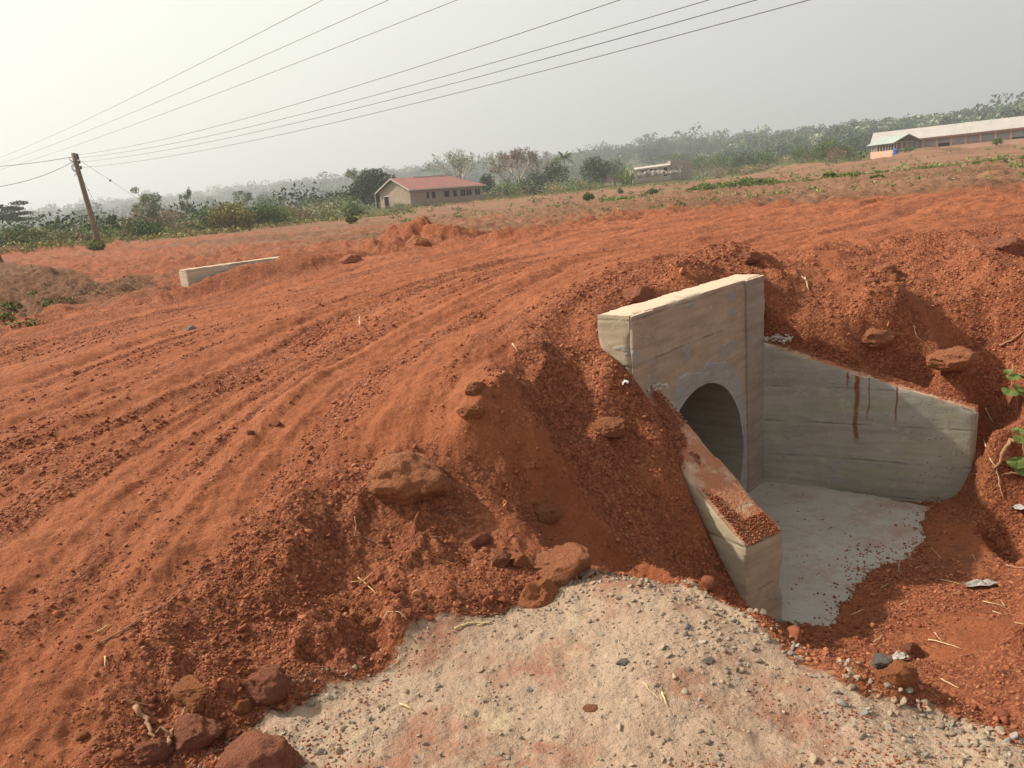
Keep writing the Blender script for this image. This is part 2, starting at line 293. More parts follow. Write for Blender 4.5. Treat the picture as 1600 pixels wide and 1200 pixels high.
class MB:
    def __init__(s): s.v = []; s.f = []
    def quadbox(s, P):                       # 8 corners: bottom 4, top 4
        n = len(s.v); s.v += [tuple(p) for p in P]
        s.f += [tuple(n+i for i in f) for f in ((3,2,1,0),(4,5,6,7),(0,1,5,4),(1,2,6,5),(2,3,7,6),(3,0,4,7))]
    def box(s, x0, x1, y0, y1, z0, z1):
        s.quadbox([(x0,y0,z0),(x1,y0,z0),(x1,y1,z0),(x0,y1,z0),(x0,y0,z1),(x1,y0,z1),(x1,y1,z1),(x0,y1,z1)])
    def tube(s, pts, rad, k=6):
        pts = [Vector(p) for p in pts]; n0 = len(s.v)
        for i, p in enumerate(pts):
            d = (pts[min(i+1, len(pts)-1)]-pts[max(i-1, 0)]).normalized()
            a = d.orthogonal().normalized() if i == 0 else (s_a - d*s_a.dot(d)).normalized()
            s_a = a; b = d.cross(a); r_ = rad[i] if hasattr(rad, '__len__') else rad
            for j in range(k):
                t = 2*math.pi*j/k; s.v.append(tuple(p+(a*math.cos(t)+b*math.sin(t))*r_))
        for i in range(len(pts)-1):
            for j in range(k):
                s.f.append((n0+i*k+j, n0+i*k+(j+1) % k, n0+(i+1)*k+(j+1) % k, n0+(i+1)*k+j))
        s.f.append(tuple(n0+j for j in range(k))[::-1]); e_ = n0+(len(pts)-1)*k; s.f.append(tuple(e_+j for j in range(k)))
    def build(s, name, mat, parent=None, smooth=False):
        me = D.meshes.new(name); me.from_pydata(s.v, [], s.f); me.update()
        if smooth: me.polygons.foreach_set('use_smooth', np.ones(len(me.polygons), bool))
        me.materials.append(mat); o = D.objects.new(name, me); COL.objects.link(o)
        if parent: o.parent = parent
        return o
# ------------------------------------------------------------------ material helpers
class MT:
    def __init__(s, name, rough=.9, spec=.25):
        s.m = D.materials.new(name); s.m.use_nodes = True; s.t = s.m.node_tree; s.N = s.t.nodes; s.L = s.t.links
        s.b = s.N['Principled BSDF']; s.b.inputs['Roughness'].default_value = rough; s.b.inputs['Specular IOR Level'].default_value = spec
        s.co = s.N.new('ShaderNodeTexCoord').outputs['Object']
    def set(s, sock, v):
        if hasattr(v, 'links') or isinstance(v, bpy.types.NodeSocket): s.L.new(v, sock)
        else: sock.default_value = v
    def noise(s, scale, detail=4, rough=.55, vec=None, out=0, dist=0):
        n = s.N.new('ShaderNodeTexNoise'); n.inputs['Scale'].default_value = scale; n.inputs['Detail'].default_value = detail; n.inputs['Roughness'].default_value = rough; n.inputs['Distortion'].default_value = dist
        s.L.new(vec or s.co, n.inputs['Vector']); return n.outputs[out]
    def voro(s, scale, feat='F1', out='Distance', vec=None, rnd=1):
        n = s.N.new('ShaderNodeTexVoronoi'); n.feature = feat; n.inputs['Scale'].default_value = scale; n.inputs['Randomness'].default_value = rnd
        s.L.new(vec or s.co, n.inputs['Vector']); return n.outputs[out]
    def scale(s, v3, vec=None):
        n = s.N.new('ShaderNodeMapping'); n.inputs['Scale'].default_value = v3; s.L.new(vec or s.co, n.inputs[0]); return n.outputs[0]
    def mr(s, v, a, b, c_=0, d=1):
        n = s.N.new('ShaderNodeMapRange'); s.set(n.inputs[0], v)
        for i, q in enumerate((a, b, c_, d)): n.inputs[i+1].default_value = q
        return n.outputs[0]
    def math(s, op, a, b=0., c_=None, clamp=False):
        n = s.N.new('ShaderNodeMath'); n.operation = op; n.use_clamp = clamp; s.set(n.inputs[0], a); s.set(n.inputs[1], b)
        if c_ is not None: s.set(n.inputs[2], c_)
        return n.outputs[0]
    def mix(s, f, a, b, mode='MIX'):
        n = s.N.new('ShaderNodeMix'); n.data_type = 'RGBA'; n.blend_type = mode; s.set(n.inputs[0], f)
        for i, q in ((6, a), (7, b)):
            if isinstance(q, (tuple, list)): n.inputs[i].default_value = (*q[:3], 1)
            else: s.L.new(q, n.inputs[i])
        return n.outputs[2]
    def ramp(s, f, stops):
        n = s.N.new('ShaderNodeValToRGB'); e = n.color_ramp.elements; s.L.new(f, n.inputs[0])
        e[0].position = stops[0][0]; e[0].color = (*stops[0][1], 1); e[1].position = stops[-1][0]; e[1].color = (*stops[-1][1], 1)
        for p, c_ in stops[1:-1]: q = e.new(p); q.color = (*c_, 1)
        return n.outputs[0]
    def att(s, name):
        n = s.N.new('ShaderNodeAttribute'); n.attribute_name = name; return n.outputs['Fac']
    def sep(s, vec=None):
        n = s.N.new('ShaderNodeSeparateXYZ'); s.L.new(vec or s.co, n.inputs[0]); return n.outputs
    def geo(s, k): return s.N.new('ShaderNodeNewGeometry').outputs[k]
    def col(s, v): s.set(s.b.inputs['Base Color'], (*v, 1) if isinstance(v, tuple) else v); return s
    def bump(s, h, dist=.01, strength=1.):
        n = s.N.new('ShaderNodeBump'); n.inputs['Distance'].default_value = dist; n.inputs['Strength'].default_value = strength
        s.L.new(h, n.inputs['Height']); s.L.new(n.outputs[0], s.b.inputs['Normal']); return s
def simple(name, colr, rough=.8, var=.25, scale=3., bump=0., bs=20.):
    t = MT(name, rough); n_ = t.noise(scale, 5)
    c0 = tuple(x*(1-var) for x in colr); c1 = tuple(min(1, x*(1+var)) for x in colr)
    t.col(t.mix(t.mr(n_, .3, .7), c0, c1))
    if bump: t.bump(t.noise(bs, 5), bump)
    return t.m
# ---- ground material
t = MT('earth', .95, .15)
loose, grav, field, green = t.att('loose'), t.att('grav'), t.att('field'), t.att('green')
nA = t.noise(1.3, 6, .6); nB = t.noise(9, 5, .65); nC = t.noise(60, 4, .6); nD = t.noise(.12, 4)
red = t.ramp(t.math('ADD', t.math('MULTIPLY', nA, .6), t.math('MULTIPLY', nB, .4)), [(.3, (.28, .084, .037)), (.47, (.375, .124, .055)), (.60, (.43, .152, .070)), (.74, (.49, .140, .047))])
vc = t.voro(75, out='Color'); sv = t.sep(vc)[0]
peb = t.ramp(sv, [(0, (.16, .052, .029)), (.45, (.29, .094, .047)), (.8, (.38, .135, .066)), (1, (.48, .205, .105))])
lm = t.mr(t.math('ADD', loose, t.math('MULTIPLY', t.math('SUBTRACT', nB, .5), .9)), .35, .65)
lm2 = t.math('ADD', t.math('MULTIPLY', lm, .75), .12)
c1 = t.mix(lm2, red, peb)
gs = t.voro(38, out='Color'); gsv = t.sep(gs)[1]
gst = t.ramp(gsv, [(0, (.20, .155, .12)), (.5, (.35, .26, .185)), (.85, (.44, .35, .25)), (1, (.28, .26, .24))])
gfine = t.mix(t.mr(nA, .35, .62), (.39, .262, .185), (.47, .345, .25))
gfine = t.mix(t.mr(t.noise(3.4, 5, .6), .58, .66, 0, .8), gfine, (.50, .41, .26))
gfine = t.mix(t.mr(t.noise(2.1, 6, .65, out=0, dist=.3), .49, .60, 0, .8), gfine, (.32, .135, .085))
gc = t.mix(t.mr(nB, .5, .66, .0, .6), gfine, gst)
gc = t.mix(t.mr(nC, .3, .7, 0, .25), gc, (.20, .14, .10))
c2 = t.mix(t.mr(t.math('ADD', grav, t.math('MULTIPLY', t.math('SUBTRACT', t.noise(16, 5, .7), .5), 1.5)), .3, .7), c1, gc)
fl = t.mix(t.mr(nD, .4, .6), (.21, .105, .06), (.275, .15, .09))
fl = t.mix(t.mr(t.noise(.7, 6, .7), .5, .72, 0, .6), fl, (.17, .10, .06))
c3 = t.mix(t.mr(t.math('ADD', field, t.math('MULTIPLY', t.math('SUBTRACT', t.noise(.5, 5), .5), .8)), .35, .65), c2, fl)
gr = t.mix(t.noise(.4, 6, .7), (.07, .08, .03), (.16, .145, .06))
c4 = t.mix(t.mr(t.math('ADD', green, t.math('MULTIPLY', t.math('SUBTRACT', t.noise(.35, 6, .7), .5), 1.2)), .4, .6), c3, gr)
c4 = t.mix(t.mr(t.noise(130, 3, .7), .52, .72, 0, .38), c4, (.10, .035, .022))
c4 = t.mix(t.math('MULTIPLY', t.mr(t.noise(5, 7, .78), .50, .66, 0, .5), t.math('SUBTRACT', 1, grav)), c4, (.17, .058, .032))
t.col(c4)
dn_ = t.mr(t.math('ADD', t.att('drain'), t.math('MULTIPLY', t.math('SUBTRACT', t.noise(1.6, 5, .7), .5), .9)), .4, .62)
c4 = t.mix(t.math('MULTIPLY', dn_, .85), c4, t.mix(t.mr(t.noise(5, 5, .7), .35, .65), (.10, .046, .024), (.21, .11, .058)))
t.col(c4)
vd = t.voro(75); vd2 = t.voro(30); fine = t.noise(220, 3, .7)
h = t.math('MULTIPLY', t.math('SUBTRACT', 1, vd), t.math('ADD', t.math('MULTIPLY', lm, .9), .18))
h = t.math('ADD', h, t.math('MULTIPLY', t.math('SUBTRACT', 1, vd2), t.math('MULTIPLY', lm, 1.0)))
h = t.math('ADD', h, t.math('MULTIPLY', fine, .5)); h = t.math('ADD', h, t.math('MULTIPLY', t.noise(30, 6, .75), t.math('SUBTRACT', 2.0, t.math('MULTIPLY', grav, 1.35)))); h = t.math('ADD', h, t.math('MULTIPLY', t.math('SUBTRACT', 1, t.voro(38)), t.math('MULTIPLY', grav, t.mr(nB, .5, .66, .0, .8)))); h = t.math('ADD', h, t.math('MULTIPLY', t.noise(7, 4, .6), 3))
c5 = t.N.new('ShaderNodeVectorMath'); c5.operation = 'SCALE'; c5.inputs['Scale'].default_value = 1.06
t.L.new(t.b.inputs['Base Color'].links[0].from_socket, c5.inputs[0]); t.L.new(c5.outputs[0], t.b.inputs['Base Color'])
bb = t.N.new('ShaderNodeBump'); bb.inputs['Distance'].default_value = .07; bb.inputs['Strength'].default_value = .8
farb = t.mr(t.math('SUBTRACT', 1, grav), 0, 1, .3, 1)
t.L.new(t.math('MULTIPLY', t.noise(3.5, 8, .72), farb), bb.inputs['Height'])
t.bump(h, .011, .9); t.L.new(bb.outputs[0], t.b.inputs['Normal'].links[0].from_node.inputs['Normal'])
M_earth = t.m
# ------------------------------------------------------------------ ground sheet
def build_ground():
    A0, A1 = math.radians(-52), math.radians(56)
    fine = np.arange(A0, A1, .0019); coarse = np.linspace(A1, A0+2*math.pi, 64)[:-1]
    TH = np.concatenate([fine, coarse]); nc = len(TH)
    r = [.3]
    while r[-1] < 5500:
        q = r[-1]; k = .03 if q < 1.1 else .0046 if q < 9 else .006 if q < 30 else .016 if q < 300 else .03
        r.append(q*(1+k))
    r = np.array(r); nr = len(r)
    R2, T2 = np.meshgrid(r, TH, indexing='ij'); x = (R2*np.sin(T2)).ravel(); y = (R2*np.cos(T2)).ravel()
    z = H(x, y)
    i = np.arange(nr-1)[:, None]; j = np.arange(nc)[None]; j2 = (j+1) % nc
    q = np.stack([i*nc+j, (i+1)*nc+j, (i+1)*nc+j2, i*nc+j2], -1).reshape(-1, 4)[:, ::-1]
    # opening for the pipe inside the thickness of the headwall
    u = (x-H0[0])*HN[0]+(y-H0[1])*HN[1]; v = (x-H0[0])*HD[0]+(y-H0[1])*HD[1]
    inside = (u > -.200) & (u < -.01) & (v > PIPT-PIPR-.02) & (v < PIPT+PIPR+.02)
    q = q[~inside[q].any(1)]
    co = np.stack([x, y, z+EYE], 1)
    co = np.vstack([co, [[0, 0, float(H(np.array([0.]), np.array([0.01]))[0])+EYE]]])
    j = np.arange(nc); tr = np.stack([j, (j+1) % nc, np.full(nc, len(co)-1)], 1)[:, ::-1]
    tr = tr[:, [0, 2, 1]][:, ::-1]
    o = mesh_np('ground', co, q, tr, M_earth, smooth=True)
    lo, ga, fi, gn = masks(x, y, z)
    for nm, a in (('loose', lo), ('grav', ga), ('field', fi), ('green', gn)): attr(o, nm, np.append(a, a[0]))
    attr(o, 'drain', np.append(drain_mask(x, y), 0))
    tag(o, kind='structure')
    return o
def masks(x, y, z):
    r = np.hypot(x, y); near = r < 80
    lo = np.zeros(len(x)); ga = np.zeros(len(x)); fi = np.ones(len(x)); gn = np.zeros(len(x))
    X, Y, R_ = x[near], y[near], r[near]
    g = sdpoly(X, Y, GRAV); rd = sdpoly(X, Y, ROAD); inr = ss(-.3, .3, rd+fbm(X*1.6, Y*1.6, 91, 4)*.35+fbm(X*9, Y*9, 92, 3)*.1)
    rho, al = ruts(X, Y)
    rl = fbm(rho*3.2, al*.16, 11, 3, .6); rl2 = fbm(rho*6, al*.3, 15, 3, .6)
    lo_r = np.clip(.44+1.0*rl2+.35*fbm(X*1.2, Y*1.2, 16, 3)-.7*rl + .16*ss(5, 14, R_), 0, 1)*.9
    lo[near] = inr*lo_r + (1-inr)*np.clip(.80+.75*fbm(X*1.9, Y*1.9, 17, 5), .05, 1)
    gq = atz(850, 740, -1.3); lo[near] *= 1-.55*np.exp(-((X-gq[0])*.8+(Y-gq[1])*.6)**2/.025-((X-gq[0])*.6-(Y-gq[1])*.8)**2/.5)*(1-inr)
    wob = fbm(X*3.2, Y*3.2, 18, 5, .6)*.16
    ga[near] = ss(-.03, .04, g+wob); lo[near] *= 1-.93*ga[near]
    fd = sdpoly(x, y, FIELD); wid = .02*r+.3
    fi = np.clip(.5+fd/wid*.25, 0, 1)
    rdd = sdpoly(x, y, ROAD)
    fi = np.maximum(fi, .46*ss(.3, 1.6, -rdd)*ss(9, 16, r)*ss(-.1, .25, fbm(x*.15, y*.5, 88, 4)+.12))
    # wild ground beyond the field
    th = np.arctan2(x, y)
    tb = [th_of(p) for p in (-400, 0, 340, 560, 700, 850, 1000, 1200, 1400, 1700, 2200)]
    rb = [62, 62, 74, 92, 140, 150, 150, 200, 215, 230, 230]
    edge = np.interp(th, tb, rb)
    gn = ss(.88, 1.12, r/edge)
    bq = sdpoly(x, y, BROWN); fi = np.maximum(fi, .85*ss(-.5, 1.5, bq)*np.clip(.8+.9*fbm(x*.2, y*.6, 89, 4), 0, 1))
    # drain bank on the left: dull brown earth with dry grass
    ol = ss(-.1, .25, sdpoly(x, y, OUTL))*ss(-.3, .3, fbm(x*2, y*2, 93, 4)+.1); fi = np.maximum(fi, .34*ol); lo = lo*(1-.5*ol)
    dq = sdpoly(x, y, DRAIN)
    k = ss(-.3, .5, dq); fi = np.maximum(fi, .5*k); gn = np.maximum(gn, .12*k*(1+fbm(x*.8, y*.8, 41, 3)))
    return lo, ga, fi, gn
def drain_mask(x, y): return ss(-.5, .3, sdpoly(x, y, DRAIN))
ground = build_ground()
def gz(x, y): return float(H(np.array([float(x)]), np.array([float(y)]))[0])
def hit(px, py, r0=1., r1=600.):
    """where the sight line through a photo pixel meets the ground"""
    d = ray(px, py); d = d/math.hypot(d[0], d[1]); rr = np.exp(np.linspace(math.log(r0), math.log(r1), 1500))
    dz = H(rr*d[0], rr*d[1]) - rr*d[2]
    k = np.where(dz > 0)[0]; k = k[0] if len(k) else len(rr)-1
    return np.array([rr[k]*d[0], rr[k]*d[1], rr[k]*d[2]]), rr[k]

if 0:
    a={k:np.empty(len(ground.data.vertices),np.float32) for k in ('loose','grav','field','green')}
    for k in a: ground.data.attributes[k].data.foreach_get('value',a[k]); print(k,a[k].min(),a[k].max(),a[k].mean())
    for p in ((.3,1.8),(-1.5,4),(0,3.2),(1.7,3.3),(-.9,1.9)):
        p_=(np.array([p[0]]),np.array([p[1]])); print('DBG',p,[float(q[0]) for q in masks(*p_,p_[0])],gz(*p),sdpoly(*p_,GRAV),sdpoly(*p_,FIELD),sdpoly(*p_,DRAIN))
#PART2
# ------------------------------------------------------------------ parenting
def under(o, root, loc):
    o.parent = root; o.matrix_parent_inverse = Matrix.Translation(-Vector(loc)); return o
def n3(p, f, s=0, o=3):
    x, y, z = p[:, 0]*f, p[:, 1]*f, p[:, 2]*f
    return (fbm(x+z*.21+9, y+z*.17, s, o)+fbm(y+31+x*.19, z-x*.23, s+7, o)+fbm(z+57, x+y*.2, s+13, o))*.6
# ------------------------------------------------------------------ concrete
def concrete(name, colA, colB, stain=False, dusty=True, boards=True, green=0.):
    t = MT(name, .9, .2); pos = t.geo('Position'); X, Y, Z = t.sep(pos)
    n1 = t.noise(2.2, 6, .6, vec=pos); n2 = t.noise(14, 5, .65, vec=pos); n3_ = t.noise(90, 3, .6, vec=pos)
    st = t.scale((1.2, 1.2, 9), vec=pos); nb = t.noise(2.4, 5, .6, vec=st)
    c_ = t.mix(t.mr(n1, .3, .7), colA, colB)
    c_ = t.mix(t.mr(nb, .42, .66, 0, .5), c_, tuple(q*.62 for q in colA))
    c_ = t.mix(t.mr(n2, .55, .75, 0, .45), c_, tuple(min(1, q*1.25) for q in colB))
    if green: c_ = t.mix(t.mr(t.noise(1.6, 5, .6, vec=t.scale((1, 1, 3), vec=pos)), .45, .62, 0, green), c_, (.30, .32, .17))
    patch = t.mr(t.noise(3.2, 4, .5, vec=t.scale((1, 1, 2.2), vec=pos)), .60, .64)
    c_ = t.mix(t.math('MULTIPLY', patch, .7), c_, (.30, .30, .29))
    h = t.math('ADD', t.math('MULTIPLY', n2, .5), t.math('MULTIPLY', n3_, .18)); h = t.math('ADD', h, t.math('MULTIPLY', patch, .35))
    if boards:
        zz = t.math('ADD', Z, t.math('MULTIPLY', t.math('SUBTRACT', n1, .5), .035))
        fr = t.math('FRACT', t.math('MULTIPLY', zz, 1/.262)); ln = t.mr(t.math('ABSOLUTE', t.math('SUBTRACT', fr, .5)), .455, .5)
        ln = t.math('MULTIPLY', ln, t.mr(t.noise(5, 4, .6, vec=pos), .42, .62))
        c_ = t.mix(t.math('MULTIPLY', ln, .55), c_, (.12, .10, .08)); h = t.math('SUBTRACT', h, t.math('MULTIPLY', ln, .5))
    pits = t.mr(t.voro(34, vec=pos), .10, .16, 1, 0); pits = t.math('MULTIPLY', pits, t.mr(t.noise(3.3, 3, vec=pos), .52, .6))
    c_ = t.mix(t.math('MULTIPLY', pits, .6), c_, (.11, .09, .07)); h = t.math('SUBTRACT', h, t.math('MULTIPLY', pits, .8))
    if stain:     # rusty mud runs below the coping
        for k, (sx, w_, z0, z1) in enumerate(stain):
            d = t.math('ADD', t.math('MULTIPLY', X, WD[0]), t.math('MULTIPLY', Y, WD[1]))
            d = t.math('SUBTRACT', d, sx+WD0); d = t.math('ADD', d, t.math('MULTIPLY', t.math('SUBTRACT', t.noise(5, 2, vec=pos), .5), .05))
            a = t.mr(t.math('ABSOLUTE', d), w_*.6, w_*1.3, 1, 0)
            a = t.math('MULTIPLY', a, t.mr(t.noise(26, 5, .75, vec=pos), .28, .46)); a = t.math('MULTIPLY', a, t.mr(Z, z0, z0+.08)); a = t.math('MULTIPLY', a, t.mr(Z, z1-.01, z1, 1, 0))
            c_ = t.mix(t.math('MULTIPLY', a, .95), c_, (.20, .07, .034))
    if dusty:
        nzv = t.sep(t.geo('Normal'))[2]
        top = t.mr(nzv, .6, .85); dm = t.mr(t.noise(5, 6, .7, vec=pos), .40, .55)
        if dusty == 2: dm = t.mr(t.noise(6, 6, .7, vec=pos), .34, .50)
        if dusty == 3: dm = t.mr(t.noise(5, 6, .7, vec=pos), .62, .8)
        c_ = t.mix(top, c_, t.mix(dm, (.60, .46, .34), t.mix(n2, (.36, .12, .055), (.50, .21, .11))))
        h = t.math('ADD', h, t.math('MULTIPLY', t.math('MULTIPLY', top, dm), t.math('MULTIPLY', t.noise(60, 3, vec=pos), 1.5)))
    t.col(c_); t.bump(h, .010, .8); return t.m
WDv = (ER-JR)/np.linalg.norm(ER-JR); WD = (float(WDv[0]), float(WDv[1])); WD0 = float(JR@WDv)
M_cface = concrete('concrete_tan', (.37, .29, .21), (.46, .375, .28), dusty=3)
M_cwingL = concrete('concrete_dusty', (.40, .33, .235), (.50, .42, .30), dusty=2)
M_cwingR = concrete('concrete_stained', (.32, .30, .265), (.43, .40, .355), stain=[(.66, .016, -.42, .115), (.60, .006, -.02, .125), (.735, .005, -.23, .11), (.91, .006, -.26, .07)], dusty=1, green=.42)
M_cgrey = concrete('mortar_grey', (.33, .32, .30), (.40, .385, .36), dusty=False, boards=False)
M_cstrip = concrete('concrete_strip', (.30, .25, .20), (.37, .32, .265), dusty=3, boards=False)
M_cpipe = concrete('pipe_concrete', (.30, .26, .21), (.36, .32, .27), dusty=False, boards=False)
tt = MT('slab_concrete', .85, .25); ps = tt.geo('Position')
q1 = tt.mix(tt.mr(tt.noise(2.5, 6, .6, vec=ps), .3, .7), (.40, .365, .32), (.50, .465, .415))
q1 = tt.mix(tt.mr(tt.noise(3.2, 7, .8, vec=ps), .50, .68, 0, .75), q1, (.36, .19, .13))
q1 = tt.mix(tt.mr(tt.noise(11, 6, .75, vec=ps), .5, .7, 0, .5), q1, (.29, .24, .20))
q1 = tt.mix(tt.math('MULTIPLY', tt.mr(tt.voro(26, vec=ps), .06, .12, 1, 0), tt.mr(tt.noise(5, 3, vec=ps), .5, .56)), q1, (.14, .07, .05))
tt.col(q1); tt.bump(tt.noise(14, 7, .75, vec=ps), .014, .9); M_slab = tt.m
def rough_hex(name, C, mat, res=.022, disp=.003, chip=.014, seed=0, smooth=True):
    """C[i][j][k] eight corners (length, thickness, height): a cast block with uneven faces and chipped edges"""
    C = np.array(C, float)
    Ls = [np.linalg.norm(C[1, 0, 0]-C[0, 0, 0]), np.linalg.norm(C[0, 1, 0]-C[0, 0, 0]), max(np.linalg.norm(C[0, 0, 1]-C[0, 0, 0]), np.linalg.norm(C[1, 0, 1]-C[1, 0, 0]))]
    nn = [max(2, int(l/res)) for l in Ls]; V = []; Q = []; n0 = 0; U = []
    for ax in range(3):
        a, b = [k for k in range(3) if k != ax]
        for sd in (0, 1):
            ga, gb = np.meshgrid(np.linspace(0, 1, nn[a]+1), np.linspace(0, 1, nn[b]+1), indexing='ij')
            u = np.zeros((ga.size, 3)); u[:, ax] = sd; u[:, a] = ga.ravel(); u[:, b] = gb.ravel(); U.append(u)
            i, j = np.meshgrid(np.arange(nn[a]), np.arange(nn[b]), indexing='ij'); w_ = nn[b]+1
            q = np.stack([i*w_+j, (i+1)*w_+j, (i+1)*w_+j+1, i*w_+j+1], -1).reshape(-1, 4)+n0
            if (sd == 0) ^ (ax == 1): q = q[:, ::-1]
            Q.append(q); n0 += len(u)
    U = np.vstack(U); Q = np.vstack(Q)
    P = sum(((U[:, 0] if i else 1-U[:, 0])*(U[:, 1] if j else 1-U[:, 1])*(U[:, 2] if k else 1-U[:, 2]))[:, None]*C[i, j, k] for i in (0, 1) for j in (0, 1) for k in (0, 1))
    cen = C.reshape(-1, 3).mean(0)
    du = np.minimum(U, 1-U)*np.array(Ls); ds = np.sort(du, 1); edge = ds[:, 1]      # distance from nearest edge
    nrm = np.zeros_like(P)
    axes = [C[1, 0, 0]-C[0, 0, 0], C[0, 1, 0]-C[0, 0, 0], C[0, 0, 1]-C[0, 0, 0]]
    for k in range(3):
        a = axes[k]/np.linalg.norm(axes[k]); nrm += ((U[:, k] > .9999)*1.-(U[:, k] < .0001)*1.)[:, None]*a
    nrm /= np.maximum(1e-6, np.linalg.norm(nrm, axis=1))[:, None]
    dn = n3(P, 5, seed, 4)*disp*1.6 + n3(P, 30, seed+3, 2)*disp*.5
    ch = np.maximum(0, n3(P, 9, seed+5, 4)+.18)*chip*2*np.maximum(0, 1-edge/.028)+.003*np.maximum(0, 1-edge/.01)
    P = P+nrm*(dn-ch)[:, None]; P[:, 2] += EYE
    bm = bmesh.new(); vs = [bm.verts.new(p) for p in P]; bm.verts.index_update()
    for q in Q.tolist(): bm.faces.new([vs[i] for i in q])
    bmesh.ops.remove_doubles(bm, verts=bm.verts, dist=.0012)
    bmesh.ops.recalc_face_normals(bm, faces=bm.faces)
    me = D.meshes.new(name); bm.to_mesh(me); bm.free()
    if smooth: me.polygons.foreach_set('use_smooth', np.ones(len(me.polygons), bool)); me.set_sharp_from_angle(angle=math.radians(50))
    me.materials.append(mat); o = D.objects.new(name, me); COL.objects.link(o); return o
def p3(xy, z): return [float(xy[0]), float(xy[1]), z]
def hexa(a, b, n_, th, z0, za, zb):        # a->b along the front, n_ = direction into the thickness
    n_ = np.array(n_); return [[[p3(a, z0), p3(a, za)], [p3(a+n_*th, z0), p3(a+n_*th, za)]], [[p3(b, z0), p3(b, zb)], [p3(b+n_*th, z0), p3(b+n_*th, zb)]]]
cul_loc = W3((H0[0]+HD[0]*.9, H0[1]+HD[1]*.9, FLOOR))
culvert = empty('pipe_culvert', cul_loc)
tag(culvert, 'concrete pipe culvert mouth with headwall and two sloping wing walls in the red bank', 'culvert')
hw = rough_hex('headwall', hexa(H0, H0+HD*HLEN, -HN, HTH, -2.6, ETOP, ETOP), M_cface, seed=1)
# bore for the pipe
bmc = bmesh.new(); bmesh.ops.create_cone(bmc, cap_ends=True, segments=72, radius1=PIPR+.03, radius2=PIPR+.03, depth=.8)
mec = D.meshes.new('bore'); bmc.to_mesh(mec); bmc.free(); cut = D.objects.new('bore', mec); COL.objects.link(cut)
pc = H0+HD*PIPT
AX = Matrix((( HD[0], 0, HN[0]), (HD[1], 0, HN[1]), (0, 1, 0)))   # columns: along wall, up, outward
rot = Matrix(((HD[0], 0, HN[0]), (HD[1], 0, HN[1]), (0, 1, 0)))
cut.matrix_world = Matrix.Translation((pc[0], pc[1], PIPE_E+EYE)) @ rot.to_4x4()
md = hw.modifiers.new('b', 'BOOLEAN'); md.object = cut; md.operation = 'DIFFERENCE'; md.solver = 'EXACT'
bpy.context.view_layer.update(); dg = bpy.context.evaluated_depsgraph_get()
nm = D.meshes.new_from_object(hw.evaluated_get(dg)); hw.modifiers.clear(); old = hw.data; hw.data = nm; nm.name = 'headwall'; D.meshes.remove(old)
D.objects.remove(cut)
hw.data.materials.clear(); hw.data.materials.append(M_cface)
under(hw, culvert, cul_loc)
def lw(t_, z, u): q = H0+HD*t_+HN*u; return (q[0], q[1], z+EYE)
def ringpart(name, mat, prof, t0, z0, n_=96, wob=0., seed=0):
    """sweep a profile [(radius, u)] round the pipe axis"""
    V = []; F = []; K = len(prof)
    for i in range(n_):
        a = 2*math.pi*i/n_
        for k, (r_, u) in enumerate(prof):
            rr = r_ + (wob*fbm(np.array([math.cos(a)*3+5]), np.array([math.sin(a)*3]), seed, 4)[0] if k >= len(prof)//2 and wob else 0)
            V.append(lw(t0+rr*math.cos(a), z0+rr*math.sin(a), u))
    for i in range(n_):
        for k in range(K-1):
            a = i*K+k; b = ((i+1) % n_)*K+k; F.append((a, b, b+1, a+1))
    me = D.meshes.new(name); me.from_pydata(V, [], F); bm = bmesh.new(); bm.from_mesh(me); bmesh.ops.recalc_face_normals(bm, faces=bm.faces); bm.to_mesh(me); bm.free()
    me.polygons.foreach_set('use_smooth', np.ones(len(me.polygons), bool)); me.set_sharp_from_angle(angle=math.radians(40))
    me.materials.append(mat); o = D.objects.new(name, me); COL.objects.link(o); return o
pr = [(PIPR, .002)]+[(PIPR, -.02-.6*k) for k in range(17)]+[(PIPR+.07, -9.62), (PIPR+.07, -.22)]
under(ringpart('pipe', M_cpipe, pr, PIPT, PIPE_E), culvert, cul_loc)
under(ringpart('mortar_collar', M_cgrey, [(PIPR+.001, -.06), (PIPR+.001, .006), (PIPR+.03, .009), (PIPR+.115, .008), (PIPR+.135, -.012)], PIPT, PIPE_E, wob=.10, seed=4), culvert, cul_loc)
# strips at both ends of the headwall
sa = H0+HN*.018
under(rough_hex('pilaster', hexa(sa+HD*.004, sa+HD*.245, -HN, .03, -2.5, ETOP-.004, ETOP-.004), M_cface, seed=3, chip=.006), culvert, cul_loc)
o = under(rough_hex('pilaster', hexa(sa+HD*(1.98*S), sa+HD*(HLEN-.004), -HN, .03, -2.5, ETOP-.004, ETOP-.004), M_cstrip, seed=5, chip=.006), culvert, cul_loc)
o['label'] = 'greyer end strip stained brown'
nL = np.array([-(EL_-JL)[1], (EL_-JL)[0]]); nL /= np.linalg.norm(nL); nL = nL if nL[0] < 0 else -nL
wl = rough_hex('wing_wall', hexa(JL-(EL_-JL)*.04, EL_, nL, .278, -2.6, eJL, eEL), M_cwingL, seed=8, chip=.016); under(wl, culvert, cul_loc)
wl['label'] = 'near wing wall with red dirt on its sloping top'
nR = np.array([-(ER-JR)[1], (ER-JR)[0]]); nR /= np.linalg.norm(nR); nR = nR if nR[1] > 0 else -nR
wr = rough_hex('wing_wall', hexa(JR-(ER-JR)*.02, ER, nR, .20, -2.6, eJR, eER), M_cwingR, seed=9, chip=.016); under(wr, culvert, cul_loc)
wr['label'] = 'far wing wall with rusty mud streaks'
